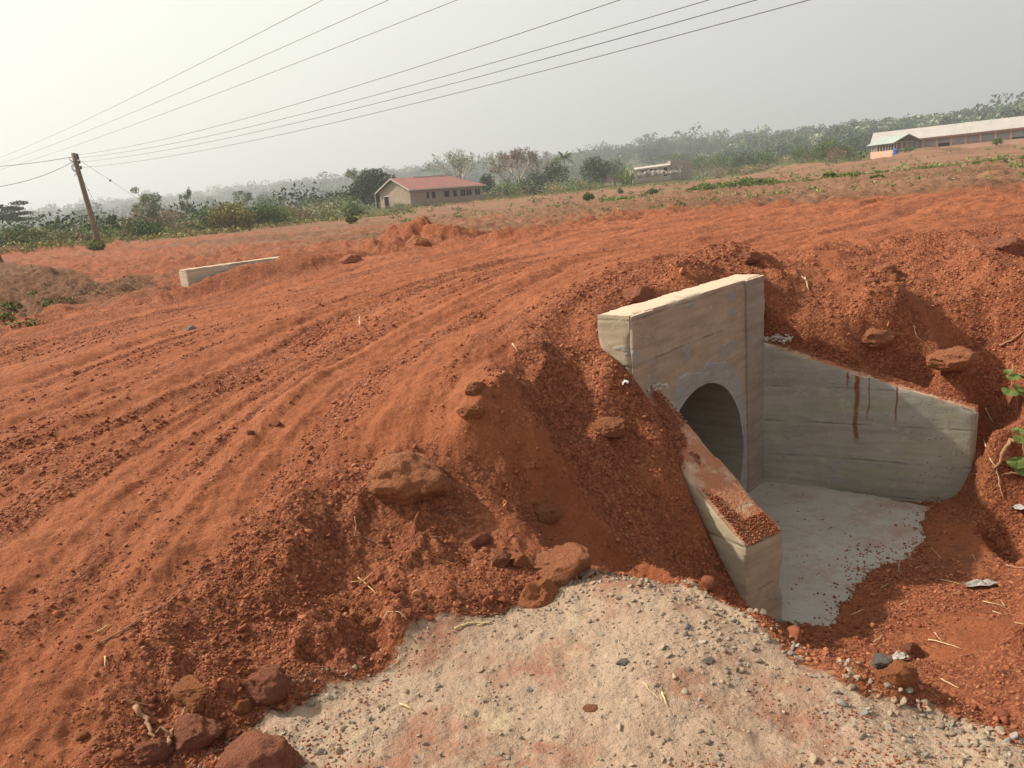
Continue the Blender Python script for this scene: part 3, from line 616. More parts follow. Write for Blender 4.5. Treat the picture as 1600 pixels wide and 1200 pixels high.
fs = rough_hex('floor_slab', [[[p3(JL+nL*.1-HN*-.0-HN*.12, -2.5), p3(JL+nL*.1-HN*.12, FLOOR)], [p3(JR+nR*.1-HN*.12, -2.5), p3(JR+nR*.1-HN*.12, FLOOR)]], [[p3(EL_+np.array([.22, -.30]), -2.5), p3(EL_+np.array([.22, -.30]), FLOOR)], [p3(ER+np.array([-.12, -.16]), -2.5), p3(ER+np.array([-.12, -.16]), FLOOR)]]], M_slab, res=.04, disp=.0015, seed=12)
under(fs, culvert, cul_loc)
# broken mortar where headwall and wings meet
def rubble(name, pts, mat, size, root=None, loc=None, seed=0):
    rs = np.random.default_rng(seed); V = []; F = []
    for p in pts:
        bm = bmesh.new(); bmesh.ops.create_icosphere(bm, subdivisions=1, radius=1); s3 = size*rs.uniform(.5, 1.3)
        for v in bm.verts:
            k = 1+rs.uniform(-.28, .28); n0 = len(V)
            v.co = v.co*k
        base_i = len(V); sc_ = rs.uniform(.6, 1.2, 3)*s3; ang = rs.uniform(0, 6.28); R_ = Matrix.Rotation(ang, 3, 'Z')
        for v in bm.verts: q = R_@Vector((v.co[0]*sc_[0], v.co[1]*sc_[1], v.co[2]*sc_[2]*.7)); V.append((p[0]+q[0], p[1]+q[1], p[2]+q[2]+EYE))
        F += [tuple(base_i+v.index for v in f.verts) for f in bm.faces]; bm.free()
    me = D.meshes.new(name); me.from_pydata(V, [], F); me.materials.append(mat); o = D.objects.new(name, me); COL.objects.link(o)
    if root: under(o, root, loc)
    return o
rs = np.random.default_rng(3)
M_mort = simple('mortar_crumb', (.50, .44, .38), .95, .3, 20, .01, 60)
pts = [(*(JL+nL*rs.uniform(-.03, .12)+(EL_-JL)*rs.uniform(-.05, .12)), eJL+rs.uniform(-.012, .006)) for _ in range(40)]
pass
rubble('mortar_fillet', pts, M_mort, .013, culvert, cul_loc, 1)
pts = [(*(JR+nR*rs.uniform(-.0, .16)+(ER-JR)*rs.uniform(-.03, .16)), eJR+.0+rs.uniform(-.02, .02)) for _ in range(90)]
rubble('mortar_fillet', pts, M_mort, .013, culvert, cul_loc, 2)
# far end of the culvert: only its coping shows above the verge
fa = atz(290, 421, ETOP)[:2]; fdir = np.array([1.55, 2.1]); fdir /= np.linalg.norm(fdir); fn = np.array([-fdir[1], fdir[0]])
fb = fa+fdir*2.0
floc = W3((fa[0], fa[1], -1.3))
M_cpale = concrete('concrete_pale', (.52, .44, .32), (.62, .54, .42), dusty=3)
far_hw = empty('culvert_headwall', floc); tag(far_hw, 'pale concrete headwall coping half buried across the far edge of the red road', 'headwall')
under(rough_hex('wall', hexa(fa, fb, fn, .2, -2.5, ETOP, ETOP), M_cpale, res=.05, seed=15), far_hw, floc)
# ------------------------------------------------------------------ rocks
def rock_mat(name, a, b):
    t = MT(name, .95, .12)
    c_ = t.mix(t.mr(t.noise(9, 6, .65), .3, .7), a, b); c_ = t.mix(t.mr(t.noise(55, 4, .7), .5, .75, 0, .6), c_, tuple(q*.4 for q in a))
    c_ = t.mix(t.mr(t.noise(20, 3), .58, .72, 0, .5), c_, tuple(min(1, q*1.35) for q in b))
    t.col(c_); t.bump(t.math('ADD', t.noise(9, 7, .75), t.math('MULTIPLY', t.math('MINIMUM', t.voro(13), .4), .9)), .035, 1.); return t.m
M_rk = [rock_mat('laterite_orange', (.44, .15, .065), (.55, .225, .105)), rock_mat('laterite_dark', (.33, .115, .07), (.44, .18, .11)), rock_mat('stone_grey', (.24, .20, .18), (.36, .31, .28)), rock_mat('laterite_brown', (.38, .14, .07), (.48, .205, .105))]
def rock_mesh(name, seed, sub=4, ang=.5, flat=.8, elong=1.):
    bm = bmesh.new(); bmesh.ops.create_icosphere(bm, subdivisions=sub, radius=1)
    P = np.array([v.co[:] for v in bm.verts]); rs = np.random.default_rng(seed)
    for _ in range(9):
        n_ = rs.normal(size=3); n_ /= np.linalg.norm(n_); d = rs.uniform(.62, .9); k = P@n_; ex = np.maximum(0, k-d); P = P-n_[None]*ex[:, None]*(.55+.45*ang)
    dr = P/np.linalg.norm(P, axis=1)[:, None]
    P = P+dr*(n3(P+seed*3.1, 1.3, seed, 3)*.22 + n3(P+seed, 4.5, seed+2, 4)*.10 + n3(P, 11, seed+4, 3)*.045 + n3(P, 26, seed+6, 2)*.02)[:, None]
    P[:, 0] *= elong; P[:, 2] *= flat
    P /= np.abs(P[:, 0]).max()
    for v, p in zip(bm.verts, P): v.co = p
    me = D.meshes.new(name); bm.to_mesh(me); bm.free(); me.polygons.foreach_set('use_smooth', np.ones(len(me.polygons), bool)); return me
ROCKS = [  # pixel centre, width px, flatness, material, yaw, label
 (637,748,124,.62,3,.2,'largest laterite boulder, flat topped, sunk in the middle of the pebbly bank'),
 (884,884,98,.66,3,-.1,'broad brown boulder at the foot of the bank, touching the pale track'),
 (842,932,68,.82,0,1.4,'bright orange boulder in front of the broad brown boulder beside the pale track'),
 (812,880,30,.8,0,1.,'small orange stone tucked against the left side of the broad brown boulder'),
 (784,874,30,.8,1,.4,'small dark stone second to the left of the broad brown boulder'),
 (751,845,32,.9,1,.9,'dark upright stone on the pebbles upslope of the boulders by the track'),
 (735,641,40,.55,0,.1,'flat orange stone lying at the lip of the gully below the crest'),
 (744,607,34,.72,3,.6,'rounded brown stone on the crest just above a flat orange stone'),
 (855,803,42,.72,3,.1,'brown clod alone on the bank halfway up between big boulder and wing wall'),
 (952,668,56,.6,3,.3,'wide crumbly clod in the dug hollow beside the near wing wall'),
 (583,972,32,.85,0,.7,'orange clod above the edge of the pale track, left of the boulders'),
 (416,1068,62,.85,1,.3,'angular dusky red boulder at the edge of the pale track, lower left'),
 (298,1080,54,.42,0,-.5,'long slab of orange laterite leaning on smaller stones, lower left'),
 (306,1106,26,1.1,0,.3,'small upright stone below the long laterite slab, lower left'),
 (378,1104,25,.9,0,.3,'small round stone between long slab and the dusky red boulder'),
 (303,1150,74,.75,1,.1,'rounded dark red boulder with roots beside it near the bottom left'),
 (400,1188,118,.7,1,.2,'big red boulder cut by the bottom edge of the view'),
 (236,1172,50,.8,1,.9,'crusty brown clod left of the rounded dark red boulder with roots'),
 (129,1153,16,.8,0,.9,'little orange stone alone at far bottom left of the bank'),
 (1491,560,64,.5,3,-.15,'flat ochre rock on the slope above the far wing wall'),
 (1402,1052,50,.66,0,.2,'orange rock in the hollow at the back of the gravel track'),
 (1424,1020,32,1.,1,.6,'dark red rock at the tip of the shadow behind the gravel track'),
 (1378,1032,24,.85,2,.3,'grey stone in the shaded hollow left of the dark red rock'),
 (1576,388,40,.8,1,.1,'large dark rock on the road shoulder at the right edge of the view'),
 (1551,376,24,.55,1,.5,'small dark rock just left of the large rock on the right shoulder'),
 (1386,424,34,.7,3,.1,'brown rock at the top of the pitted slope above the far wing wall'),
 (1362,440,26,.5,1,.1,'flat dark red stone left of the brown rock at the top of the pitted slope'),
 (1398,438,20,.8,3,.1,'small stone just below the brown rock at the top of the pitted slope'),
 (1170,408,34,.5,1,.1,'squat red clod on the road just beyond the headwall'),
 (1370,530,46,.6,3,.5,'crumbling clod in the scoured hole of the slope above the far wing wall'),
 (997,460,52,.5,1,.1,'low dark clod banked against the back of the headwall'),
 (548,404,36,.5,1,.2,'brown boulder on the far verge beside the pale coping'),
 (652,380,34,.7,3,.2,'clod at the foot of the red heap on the far verge'),
 (435,664,14,.8,1,.1,'dark pebble-sized clod alone on the rutted road, left of centre'),
 (392,677,12,.8,1,.1,'tiny dark clod on the rutted road, left of the other lone clod'),
 (502,1176,17,.5,2,.4,'smooth grey stone pressed into the pale track near the bottom edge'),
 (1107,1034,17,.5,2,.2,'flat grey stone on the pale track below the gravel ridge'),
 (972,1034,18,.35,2,.7,'dark flat chip of stone in the middle of the pale track'),
 (925,1108,24,.3,3,.1,'dark flat stone lying on the pale track near the bottom, right of centre'),
 (300,513,22,.5,2,.1,'small grey stone far up the rutted road, in front of the pale coping'),
]
rock_pos = []
for i, (px, py, wpx, fl, mi, yaw, lab) in enumerate(ROCKS):
    q, dist = hit(px, py+wpx*fl*.12); rd_ = math.sqrt(dist**2+q[2]**2); hw_ = wpx*rd_/FPX/2*1.14
    me = rock_mesh('rock', 40+i, 5 if wpx > 55 else 5 if wpx > 25 else 4, ang=.85, flat=fl*1.0)
    me.materials.append(M_rk[mi]); o = D.objects.new('rock', me); COL.objects.link(o)
    o.location = (q[0], q[1], gz(q[0], q[1])+EYE-hw_*fl*.04); o.scale = (hw_, hw_*.8, hw_); o.rotation_euler = (0, 0, yaw*.6)
    tag(o, lab, 'rock'); rock_pos.append((q[0], q[1], hw_))
# ------------------------------------------------------------------ loose stones: one mesh per kind of ground cover
ico0 = bmesh.new(); bmesh.ops.create_icosphere(ico0, subdivisions=1, radius=1); IV = np.array([v.co[:] for v in ico0.verts]); IF = np.array([[v.index for v in f.verts] for f in ico0.faces]); ico0.free()
ico1 = bmesh.new(); bmesh.ops.create_icosphere(ico1, subdivisions=2, radius=1); JV = np.array([v.co[:] for v in ico1.verts]); JF = np.array([[v.index for v in f.verts] for f in ico1.faces]); ico1.free()
def stones(name, x, y, e, size, mat, hi=False, flat=.7, sink=.25, seed=0, ang=.25):
    rs = np.random.default_rng(seed); V0, F0 = (JV, JF) if hi else (IV, IF); n_ = len(x); nv = len(V0)
    base_v = []
    for k in range(12):
        v = V0*(1+rs.uniform(-ang, ang, (nv, 1)))
        if hi:
            v = V0.copy()
            for _ in range(7):
                d_ = rs.normal(size=3); d_ /= np.linalg.norm(d_); v = v-d_[None]*np.maximum(0, v@d_-rs.uniform(.25, .75))[:, None]
        base_v.append(v)
    B = np.array(base_v)[rs.integers(0, 12, n_)]
    sc_ = rs.uniform(.7, 1.25, (n_, 1, 3))*size[:, None, None]; sc_[:, :, 2] *= flat
    B = B*sc_; a = rs.uniform(0, 6.283, n_); ca, sa_ = np.cos(a)[:, None], np.sin(a)[:, None]
    tl = rs.normal(0, .35, n_)[:, None]
    X = B[:, :, 0]*ca-B[:, :, 1]*sa_; Y = B[:, :, 0]*sa_+B[:, :, 1]*ca; Z = B[:, :, 2]+X*np.sin(tl)
    P = np.stack([X+x[:, None], Y+y[:, None], Z+(e+EYE+size*flat*(1-2*sink)*.6)[:, None]], -1).reshape(-1, 3)
    F = (F0[None]+(np.arange(n_)*nv)[:, None, None]).reshape(-1, 3)
    o = mesh_np(name, P, None, F, mat, smooth=False); attr(o, 'pv', np.repeat(rs.random(n_), nv)); return o
def stone_mat(name, stops, bumpd=.004):
    t = MT(name, .95, .12); v = t.att('pv'); c_ = t.ramp(v, stops); c_ = t.mix(t.mr(t.noise(60, 3), .3, .7, 0, .35), c_, tuple(q*.6 for q in stops[0][1])); t.col(c_); t.bump(t.noise(150, 4, .7), bumpd, .8); return t.m
M_peb = stone_mat('laterite_pebbles', [(0, (.20, .066, .036)), (.5, (.32, .106, .054)), (.85, (.43, .158, .08)), (1, (.53, .25, .135))])
M_gst = stone_mat('crushed_stones', [(0, (.24, .19, .15)), (.35, (.36, .265, .19)), (.8, (.43, .335, .24)), (.93, (.24, .23, .22)), (1, (.47, .41, .33))])
def sample(n_, th0, th1, r0, r1, seed):
    rs = np.random.default_rng(seed); th = np.radians(rs.uniform(th0, th1, n_)); r = np.exp(rs.uniform(math.log(r0), math.log(r1), n_))
    return r*np.sin(th), r*np.cos(th), r, rs
def clear_of_concrete(x, y, pad=.02):
    a = sdpoly(x, y, [tuple(JL+nL*.29), tuple(JL), tuple(EL_), tuple(EL_+nL*.29)]); b = sdpoly(x, y, [tuple(JR), tuple(ER), tuple(ER+nR*.2), tuple(JR+nR*.2)])
    c_ = sdpoly(x, y, [tuple(H0), tuple(H0+HD*HLEN), tuple(H0+HD*HLEN-HN*.22), tuple(H0-HN*.22)])
    i = sdpoly(x, y, [tuple(JL), tuple(JR), tuple(ER), tuple(ER+np.array([-.3, -.3])), tuple(EL_)])
    return (a < -pad*0+.0) & (b < .0) & (c_ < .0), i
x, y, r, rs = sample(330000, -44, 48, 1.2, 9, 11)
lo, ga, fi, gn = masks(x, y, x); okc, ins = clear_of_concrete(x, y)
rd = sdpoly(x, y, ROAD)
pat = np.clip(.55+1.1*fbm(x*1.7, y*1.7, 51, 4), .04, 1)
dens = lo**2*(1-ga)*pat; dens = np.where(rd > .1, dens*.95, dens); dens = np.where(ins > -.05, dens*.0, dens)
k = okc & (rs.random(len(x)) < dens)
x, y, r = x[k], y[k], r[k]; e = H(x, y); sz = rs.lognormal(math.log(.0040), .45, len(x))*np.clip(r/3, .75, 1.7); sz = np.clip(sz, .0022, .016)
PN = len(x)
tag(stones('laterite_pebbles', x, y, e, sz, M_peb, seed=1), 'loose dark red laterite pebbles covering the bank', 'pebbles', kind='stuff')
# coarser clods among them
x, y, r, rs = sample(9000, -44, 48, 1.2, 14, 12)
lo, ga, fi, gn = masks(x, y, x); okc, ins = clear_of_concrete(x, y); rd = sdpoly(x, y, ROAD)
gd = sdpoly(x, y, GRAV)
dens = lo**2*(1-ga)*.35*(1+3.*np.exp(-(gd/.22)**2)); dens = np.where(rd > .1, dens*.12, dens); dens = np.where(ins > -.08, 0, dens)
k = okc & (rs.random(len(x)) < dens); x, y, r = x[k], y[k], r[k]; e = H(x, y)
sz = np.clip(rs.lognormal(math.log(.0105), .55, len(x)), .005, .045); sz = np.where(sdpoly(x, y, GRAV) > -.02, np.minimum(sz, .010), sz)
tag(stones('laterite_clods', x, y, e, sz, M_peb, hi=True, seed=2, flat=.8), 'walnut sized red clods strewn over the bank', 'clods', kind='stuff')
# crumbs on slab, wing top and track
x, y, r, rs = sample(60000, 5, 42, 3, 8, 13); okc, ins = clear_of_concrete(x, y)
blot = fbm(x*2.6, y*2.6, 61, 4)
k = (ins > .0) & (rs.random(len(x)) < np.where(blot > .32, .35, .02)); x, y = x[k], y[k]
tag(stones('crumbs', x, y, np.full(len(x), FLOOR), rs.uniform(.0025, .008, len(x)), M_peb, seed=3), 'red crumbs scattered on the culvert floor slab', 'crumbs', kind='stuff')
x, y, r, rs = sample(60000, 15, 40, 3.3, 6.2, 33); ex_ = H(x, y); okc, ins = clear_of_concrete(x, y); k = okc & (ex_ > FLOOR-.045) & (ex_ < FLOOR+.03) & (x > 1.3) & (rs.random(len(x)) < np.exp(-np.abs(ex_-FLOOR)/.010)*.45); x, y = x[k], y[k]
tag(stones('edge_grit', x, y, np.maximum(ex_[k], FLOOR), np.clip(rs.lognormal(math.log(.005), .5, len(x)), .002, .014), M_peb, seed=34), 'red grit thinning out over the edge of the culvert floor', 'grit', kind='stuff')
n_ = 5200; s_ = rs.random(n_)**.8; w_ = rs.uniform(.015, .262, n_); q = JL[None]+(EL_-JL)[None]*s_[:, None]+nL[None]*w_[:, None]
k = (fbm(q[:, 0]*4, q[:, 1]*4, 62, 4)+.35*(w_/.27) > .1) | (s_ > .88); q = q[k]; s_ = s_[k]
tag(stones('coping_dirt', q[:, 0], q[:, 1], eJL+(eEL-eJL)*s_, rs.uniform(.0025, .0075, len(q)), M_peb, seed=4), 'red dirt crumbs lying on the sloping top of the near wing wall', 'crumbs', kind='stuff')
q = JR[None]+(ER-JR)[None]*rs.random(3000)[:, None]; w_ = rs.uniform(.03, .19, 3000)
k = rs.random(3000) < (w_/.19)**1.5; s_ = ((q-JR)@WDv/np.linalg.norm(ER-JR))[k]; q = (q+nR*w_[:, None])[k]
tag(stones('coping_dirt', q[:, 0], q[:, 1], eJR+(eER-eJR)*s_, rs.uniform(.003, .009, len(q)), M_peb, seed=5), 'red dirt spilled over the top of the far wing wall', 'crumbs', kind='stuff')
# crushed stone: a thick windrow along the shoulder, thin elsewhere
x, y, r, rs = sample(150000, -34, 46, 1.15, 4, 14); gd = sdpoly(x, y, GRAV)
ridge = P2([(935,905),(1010,925),(1100,955),(1200,1005),(1330,1060),(1500,1108),(1600,1140)], -1.53)
dr_ = np.full(len(x), 9.)
for i in range(len(ridge)-1):
    a = np.array(ridge[i]); b = np.array(ridge[i+1]); ab = b-a; t_ = np.clip(((x-a[0])*ab[0]+(y-a[1])*ab[1])/(ab@ab), 0, 1); dr_ = np.minimum(dr_, np.hypot(x-a[0]-ab[0]*t_, y-a[1]-ab[1]*t_))
pat = np.clip(fbm(x*2.2, y*2.2, 71, 4)*2.2+.25, 0, 1)
dens = np.exp(-(dr_/.17)**2)*.25*np.clip(.5+1.3*fbm(x*4, y*4, 73, 4), .1, 1.2)+pat*.2+.04
k = (gd > -.05) & (rs.random(len(x)) < dens); x, y, dr_ = x[k], y[k], dr_[k]; e = H(x, y)
sz = np.clip(rs.lognormal(math.log(.0036), .6, len(x))*(1+1.1*np.exp(-(dr_/.2)**2)), .0022, .017)
tag(stones('crushed_stone', x, y, e, sz, M_gst, hi=True, seed=6, flat=.7, sink=.3), 'crushed pale stone heaped along the shoulder of the track', 'gravel', kind='stuff')
x, y, r, rs = sample(90000, -34, 46, 1.15, 3.4, 15); gd = sdpoly(x, y, GRAV); pat = np.clip(fbm(x*2.1+9, y*2.1, 72, 5)*2.4, 0, 1)
k = (gd > 0) & (rs.random(len(x)) < pat*.5); x, y = x[k], y[k]
tag(stones('red_grit', x, y, H(x, y), rs.uniform(.0018, .005, len(x)), M_peb, seed=7), 'red grit drifted over the pale track', 'grit', kind='stuff')
# ------------------------------------------------------------------ roots, straws, scraps
M_root = simple('root_bark', (.34, .19, .11), .9, .35, 30); M_straw = simple('dry_straw', (.55, .42, .24), .8, .25, 40); M_yel = simple('yellow_straw', (.66, .52, .22), .8, .2, 40)
def ground_line(name, pts, rad, mat, label, cat, lift=.004, grp=None, branch=None):
    P = []
    for (px, py) in pts:
        q, _ = hit(px, py); P.append(Vector((q[0], q[1], gz(q[0], q[1])+EYE+lift)))
    b = MB(); out_ = []
    for i in range(len(P)-1):
        for s_ in range(4):
            p = P[i].lerp(P[i+1], s_/4); out_.append(p+Vector((random.uniform(-1, 1), random.uniform(-1, 1), random.uniform(0, 1)))*rad*.8)
    out_.append(P[-1]); rr = [rad*(1.1-.7*i/len(out_)) for i in range(len(out_))]
    loc = out_[0].copy(); b.tube([p-loc for p in out_], rr, 6)
    for br in (branch or []):
        Q = []
        for (px, py) in br: q, _ = hit(px, py); Q.append(Vector((q[0], q[1], gz(q[0], q[1])+EYE+lift*2))-loc)
        b.tube(Q, [rad*.7*(1-.6*i/len(Q)) for i in range(len(Q))], 5)
    o = b.build(name, mat, smooth=True); o.location = loc
    return tag(o, label, cat, grp)
ground_line('root', [(556,815),(558,828),(555,838),(570,845),(588,852),(602,861)], .0030, M_root, 'thin wavy root on the pebbles below the largest boulder', 'root')
ground_line('root', [(148,1012),(190,992),(230,962),(265,945),(290,920),(320,882)], .0028, M_root, 'long thin root running diagonally up the bank at the lower left', 'root')
ground_line('root', [(214,1110),(228,1128),(238,1150),(241,1162)], .0085, M_root, 'thick short root standing out of the bank above the crusty clod', 'root', .012)
ground_line('root', [(262,1182),(272,1158),(282,1136),(292,1118)], .0075, M_root, 'forked root against the rounded dark red boulder, bottom left', 'root', .02, None, [[(268,1165),(255,1158),(248,1165)]])
ground_line('root', [(192,1100),(208,1104),(236,1108)], .0022, M_root, 'hair thin pale root over the thick short root', 'root', .01)
ground_line('root', [(712,985),(730,977),(770,975),(745,980)], .0045, M_straw, 'bent dry stick on the edge of the pale track left of the boulders', 'stick')
ground_line('straw', [(560,905),(569,914),(588,932)], .0024, M_yel, 'yellow tuft of straw on the red pebbles left of the track edge', 'straw', .006, None, [[(569,914),(580,905)], [(569,914),(548,916)], [(569,914),(583,903)]])
ground_line('straw', [(600,972),(606,961),(625,962),(636,972)], .0022, M_straw, 'arched dry straw on the bank just beside an orange clod', 'straw', .01)
ground_line('stick', [(802,546),(810,560)], .004, M_straw, 'short dry stick poking from the crest of the bank', 'stick', .03)
ground_line('stick', [(563,520),(563,505)], .006, M_straw, 'tiny upright twig far up the rutted road', 'stick', .05)
ground_line('root', [(1258,439),(1264,460)], .006, M_straw, 'pale twisted rootlet on the slope right of the headwall', 'root', .015, None, [[(1262,448),(1252,441)]])
ground_line('root', [(1427,521),(1432,535),(1445,542),(1457,552)], .004, M_root, 'curled rootlet above the flat ochre rock on the slope', 'root', .01)
ground_line('root', [(1560,553),(1580,540),(1600,527)], .009, M_root, 'dry branch lying on the slope at the right edge of the view', 'branch', .015)
ground_line('root', [(1539,646),(1545,655),(1551,664)], .005, M_straw, 'pale rootlet hanging at the end of the far wing wall', 'root', .01)
ground_line('stick', [(1450,1002),(1475,1008),(1503,1016)], .004, M_straw, 'long dry stick on the orange dirt behind the gravel track', 'stick')
ground_line('root', [(1600,700),(1580,702),(1566,720),(1556,742),(1552,752)], .016, M_root, 'thick bent root in the dark hollow at the right edge', 'root', .03)
ground_line('root', [(1536,702),(1545,735),(1556,755),(1560,775),(1566,800)], .004, M_straw, 'slender pale root hanging in front of the thick bent root', 'root', .03)
ground_line('root', [(1600,748),(1580,752),(1565,750)], .008, M_root, 'dark root below the thick bent root at the right edge', 'root', .015)
ground_line('stick', [(1573,886),(1590,889),(1606,890)], .006, M_root, 'short brown stick on orange dirt at the right edge', 'stick')
ground_line('stick', [(1005,1070),(1016,1082),(1030,1095)], .0022, M_straw, 'thin straw on the middle of the pale track', 'straw')
straws = [(1390,861,1428,878),(1455,858,1470,875),(1405,884,1404,896),(1358,890,1372,898),(1424,857,1432,861),(1407,949,1420,942),(1536,943,1568,949),(1550,957,1566,964),(1460,990,1472,1005),(1376,922,1388,915),(1470,908,1500,914),(1500,925,1490,930),
          (1570,950,1562,940),(1365,1005,1380,995),(1430,890,1440,888),(1520,870,1524,878),(1585,975,1600,978),(1470,1065,1498,1080),(1330,965,1350,955)]
for i, (a, b, c2_, d2) in enumerate(straws):
    ground_line('straw', [(a, b), (c2_, d2)], .0026, M_straw, 'dry straw lying on the red dirt at the mouth of the culvert', 'straw', .006, 'straws strewn before the culvert')
for i, (a, b, c2_, d2, lab) in enumerate([(153,990,174,978,'pale splinter lying slantwise on the lower left bank'), (165,1033,166,1048,'pale upright splinter on the lower left bank'), (1035,1087,1042,1107,'short straw standing apart on the pale track'), (626,1102,645,1112,'pale straw on the red patch of the track')]):
    ground_line('splinter', [(a, b), (c2_, d2)], .0028, M_yel, lab, 'splinter', .006)
def scrap(px, py, w_, h_, mat, label, cat, seed):
    q, dist = hit(px, py); s_ = dist*1.15/FPX; rs = np.random.default_rng(seed); V = []; F = []; n_ = 7
    for i in range(n_):
        for j in range(4):
            u, v = i/(n_-1)-.5, j/3-.5; V.append((u*w_*s_, v*h_*s_*1.8*(1-abs(u)), .006+rs.uniform(0, .018)+.02*max(0, .5-abs(u))))
    for i in range(n_-1):
        for j in range(3): F.append((i*4+j, (i+1)*4+j, (i+1)*4+j+1, i*4+j+1))
    me = D.meshes.new('litter'); me.from_pydata(V, [], F); me.materials.append(mat); o = D.objects.new('litter', me); COL.objects.link(o)
    md = o.modifiers.new('thickness', 'SOLIDIFY'); md.thickness = .0012
    o.location = (q[0], q[1], gz(q[0], q[1])+EYE); tag(o, label, cat); return o
M_foil = simple('grey_plastic', (.36, .33, .31), .45, .4, 60); M_wht = simple('white_plastic', (.72, .70, .68), .5, .1, 9)
scrap(1532, 917, 40, 9, M_foil, 'crumpled silvery plastic scrap on the orange dirt at right', 'litter', 1)
scrap(1406, 1031, 22, 10, M_foil, 'pale flat scrap between grey stone and dark red rock', 'litter', 2)
scrap(977, 607, 9, 9, M_wht, 'white scrap at the top of the hollow beside the near wing wall', 'litter', 3)
scrap(1596, 803, 20, 12, M_foil, 'greyish torn scrap at the right edge below the roots', 'litter', 4)
# ------------------------------------------------------------------ buildings
M_block = None
def block_mat(name, a, b):
    t = MT(name, .95, .1); n1 = t.noise(.9, 5, .6); n2 = t.noise(6, 4, .6)
    X, Y, Z = t.sep()
    c_ = t.mix(t.mr(n1, .3, .7), a, b); c_ = t.mix(t.mr(n2, .5, .75, 0, .35), c_, tuple(q*.6 for q in a))
    row = t.mr(t.math('ABSOLUTE', t.math('SUBTRACT', t.math('FRACT', t.math('MULTIPLY', Z, 1/.24)), .5)), .44, .5)
    c_ = t.mix(t.math('MULTIPLY', row, .35), c_, tuple(q*.45 for q in a)); t.col(c_); return t.m
def sheet_mat(name, a, rust, rough=.5):
    t = MT(name, rough, .4); c_ = t.mix(t.mr(t.noise(.5, 5, .6), .35, .7), a, tuple(q*.8 for q in a)); c_ = t.mix(t.mr(t.noise(1.5, 5, .7), .55, .75, 0, .6), c_, rust)
    t.col(c_); t.bump(t.math('SINE', t.math('MULTIPLY', t.sep()[0], 26)), .02, .5); return t.m
M_dark = simple('interior_dark_paint', (.018, .016, .014), .9, .2)  # near-black solid panels: the shade of unlit rooms put into the colour
M_wframe = simple('weathered_timber', (.30, .25, .20), .8, .2)
M_fascia = simple('pale_fascia', (.52, .46, .40), .7, .1)
M_wallA = block_mat('block_wall', (.33, .25, .19), (.42, .33, .25))
M_roofR = sheet_mat('red_roofing', (.40, .155, .125), (.46, .25, .20), .6)
def frame_xy(o_, ang):
    return o_
def building(name, label, cat, A, ang, base_e):
    """local x runs along the long front, y away from the viewer"""
    e = empty(name, (A[0], A[1], base_e+EYE), ang); tag(e, label, cat); return e
# red-roofed block house
A = atd(643, 325, 128); Bq = atd(755, 313, 138); ang = math.atan2(Bq[1]-A[1], Bq[0]-A[0]); LN = math.hypot(*(Bq-A)[:2]); be = min(gz(A[0], A[1]), A[2])-.1
be = gz(A[0], A[1])-.15; hA = 2.95; Wd = 8.4
house = building('block_house', 'unfinished block house with dusty red hipped roof standing alone in the field', 'house', A, ang, be)
slopeg = .0
b = MB(); T = .2
b.box(0, LN, 0, T, -1, hA); b.box(0, LN, Wd-T, Wd, -1, hA); b.box(LN-T, LN, T, Wd-T, -1, hA)
b.box(0, T, T, 5.9, -1, hA); b.box(0, T, 7.2, Wd-T, -1, hA); b.box(0, T, 5.9, 7.2, 2.15, hA)
n0 = len(b.v); b.v += [(0, 0, hA), (0, Wd, hA), (0, Wd/2, hA+1.75), (T, 0, hA), (T, Wd, hA), (T, Wd/2, hA+1.75)]; b.f += [(n0, n0+2, n0+1), (n0+3, n0+4, n0+5)]
b.build('wall', M_wallA, house)
b = MB(); b.box(1.5, LN-1, 4, 4.2, -.5, hA-.1); b.box(.3, LN-.3, .3, Wd-.3, -.9, .05); b.build('inner_wall', simple('inner_wall', (.20, .15, .11), .95, .2, 1), house)
ov = .55; zr = hA+1.95; ze = hA-.12
b = MB(); V = [(-ov, -ov, ze), (LN+ov, -ov, ze), (LN+ov, Wd+ov, ze), (-ov, Wd+ov, ze), (-ov, Wd/2, zr), (LN-4.2, Wd/2, zr)]
b.v = V+[(v[0], v[1], v[2]+.07) for v in V]; b.f = [(0, 4, 5, 1), (1, 5, 2), (2, 5, 4, 3), (6, 7, 11, 10), (7, 8, 11), (8, 9, 10, 11), (0, 1, 7, 6), (1, 2, 8, 7), (2, 3, 9, 8), (0, 6, 10, 4), (4, 10, 9, 3)]
rf = b.build('roof', M_roofR, house)
b = MB()
for (p_, q_) in (((-ov, -ov, ze), (-ov, Wd/2, zr)), ((-ov, Wd/2, zr), (-ov, Wd+ov, ze)), ((-ov, -ov, ze), (LN+ov, -ov, ze))):
    b.quadbox([(p_[0]-.04, p_[1]-.04, p_[2]-.12), (q_[0]-.04, q_[1]-.04, q_[2]-.12), (q_[0]+.03, q_[1]+.0, q_[2]-.12), (p_[0]+.03, p_[1]+.0, p_[2]-.12), (p_[0]-.04, p_[1]-.04, p_[2]+.10), (q_[0]-.04, q_[1]-.04, q_[2]+.10), (q_[0]+.03, q_[1]+.0, q_[2]+.10), (p_[0]+.03, p_[1]+.0, p_[2]+.10)])
b.build('fascia', M_fascia, rf)
b = MB(); b.box(4, LN-4, Wd/2-.1, Wd/2+.25, zr+.02, zr+.16); b.build('ridge_cap', M_fascia, rf)
f_ = [(.23, .45), (.305, .75), (.485, 1.1), (.60, .8), (.715, 1.15), (.80, 1.15), (.925, 1.1)]
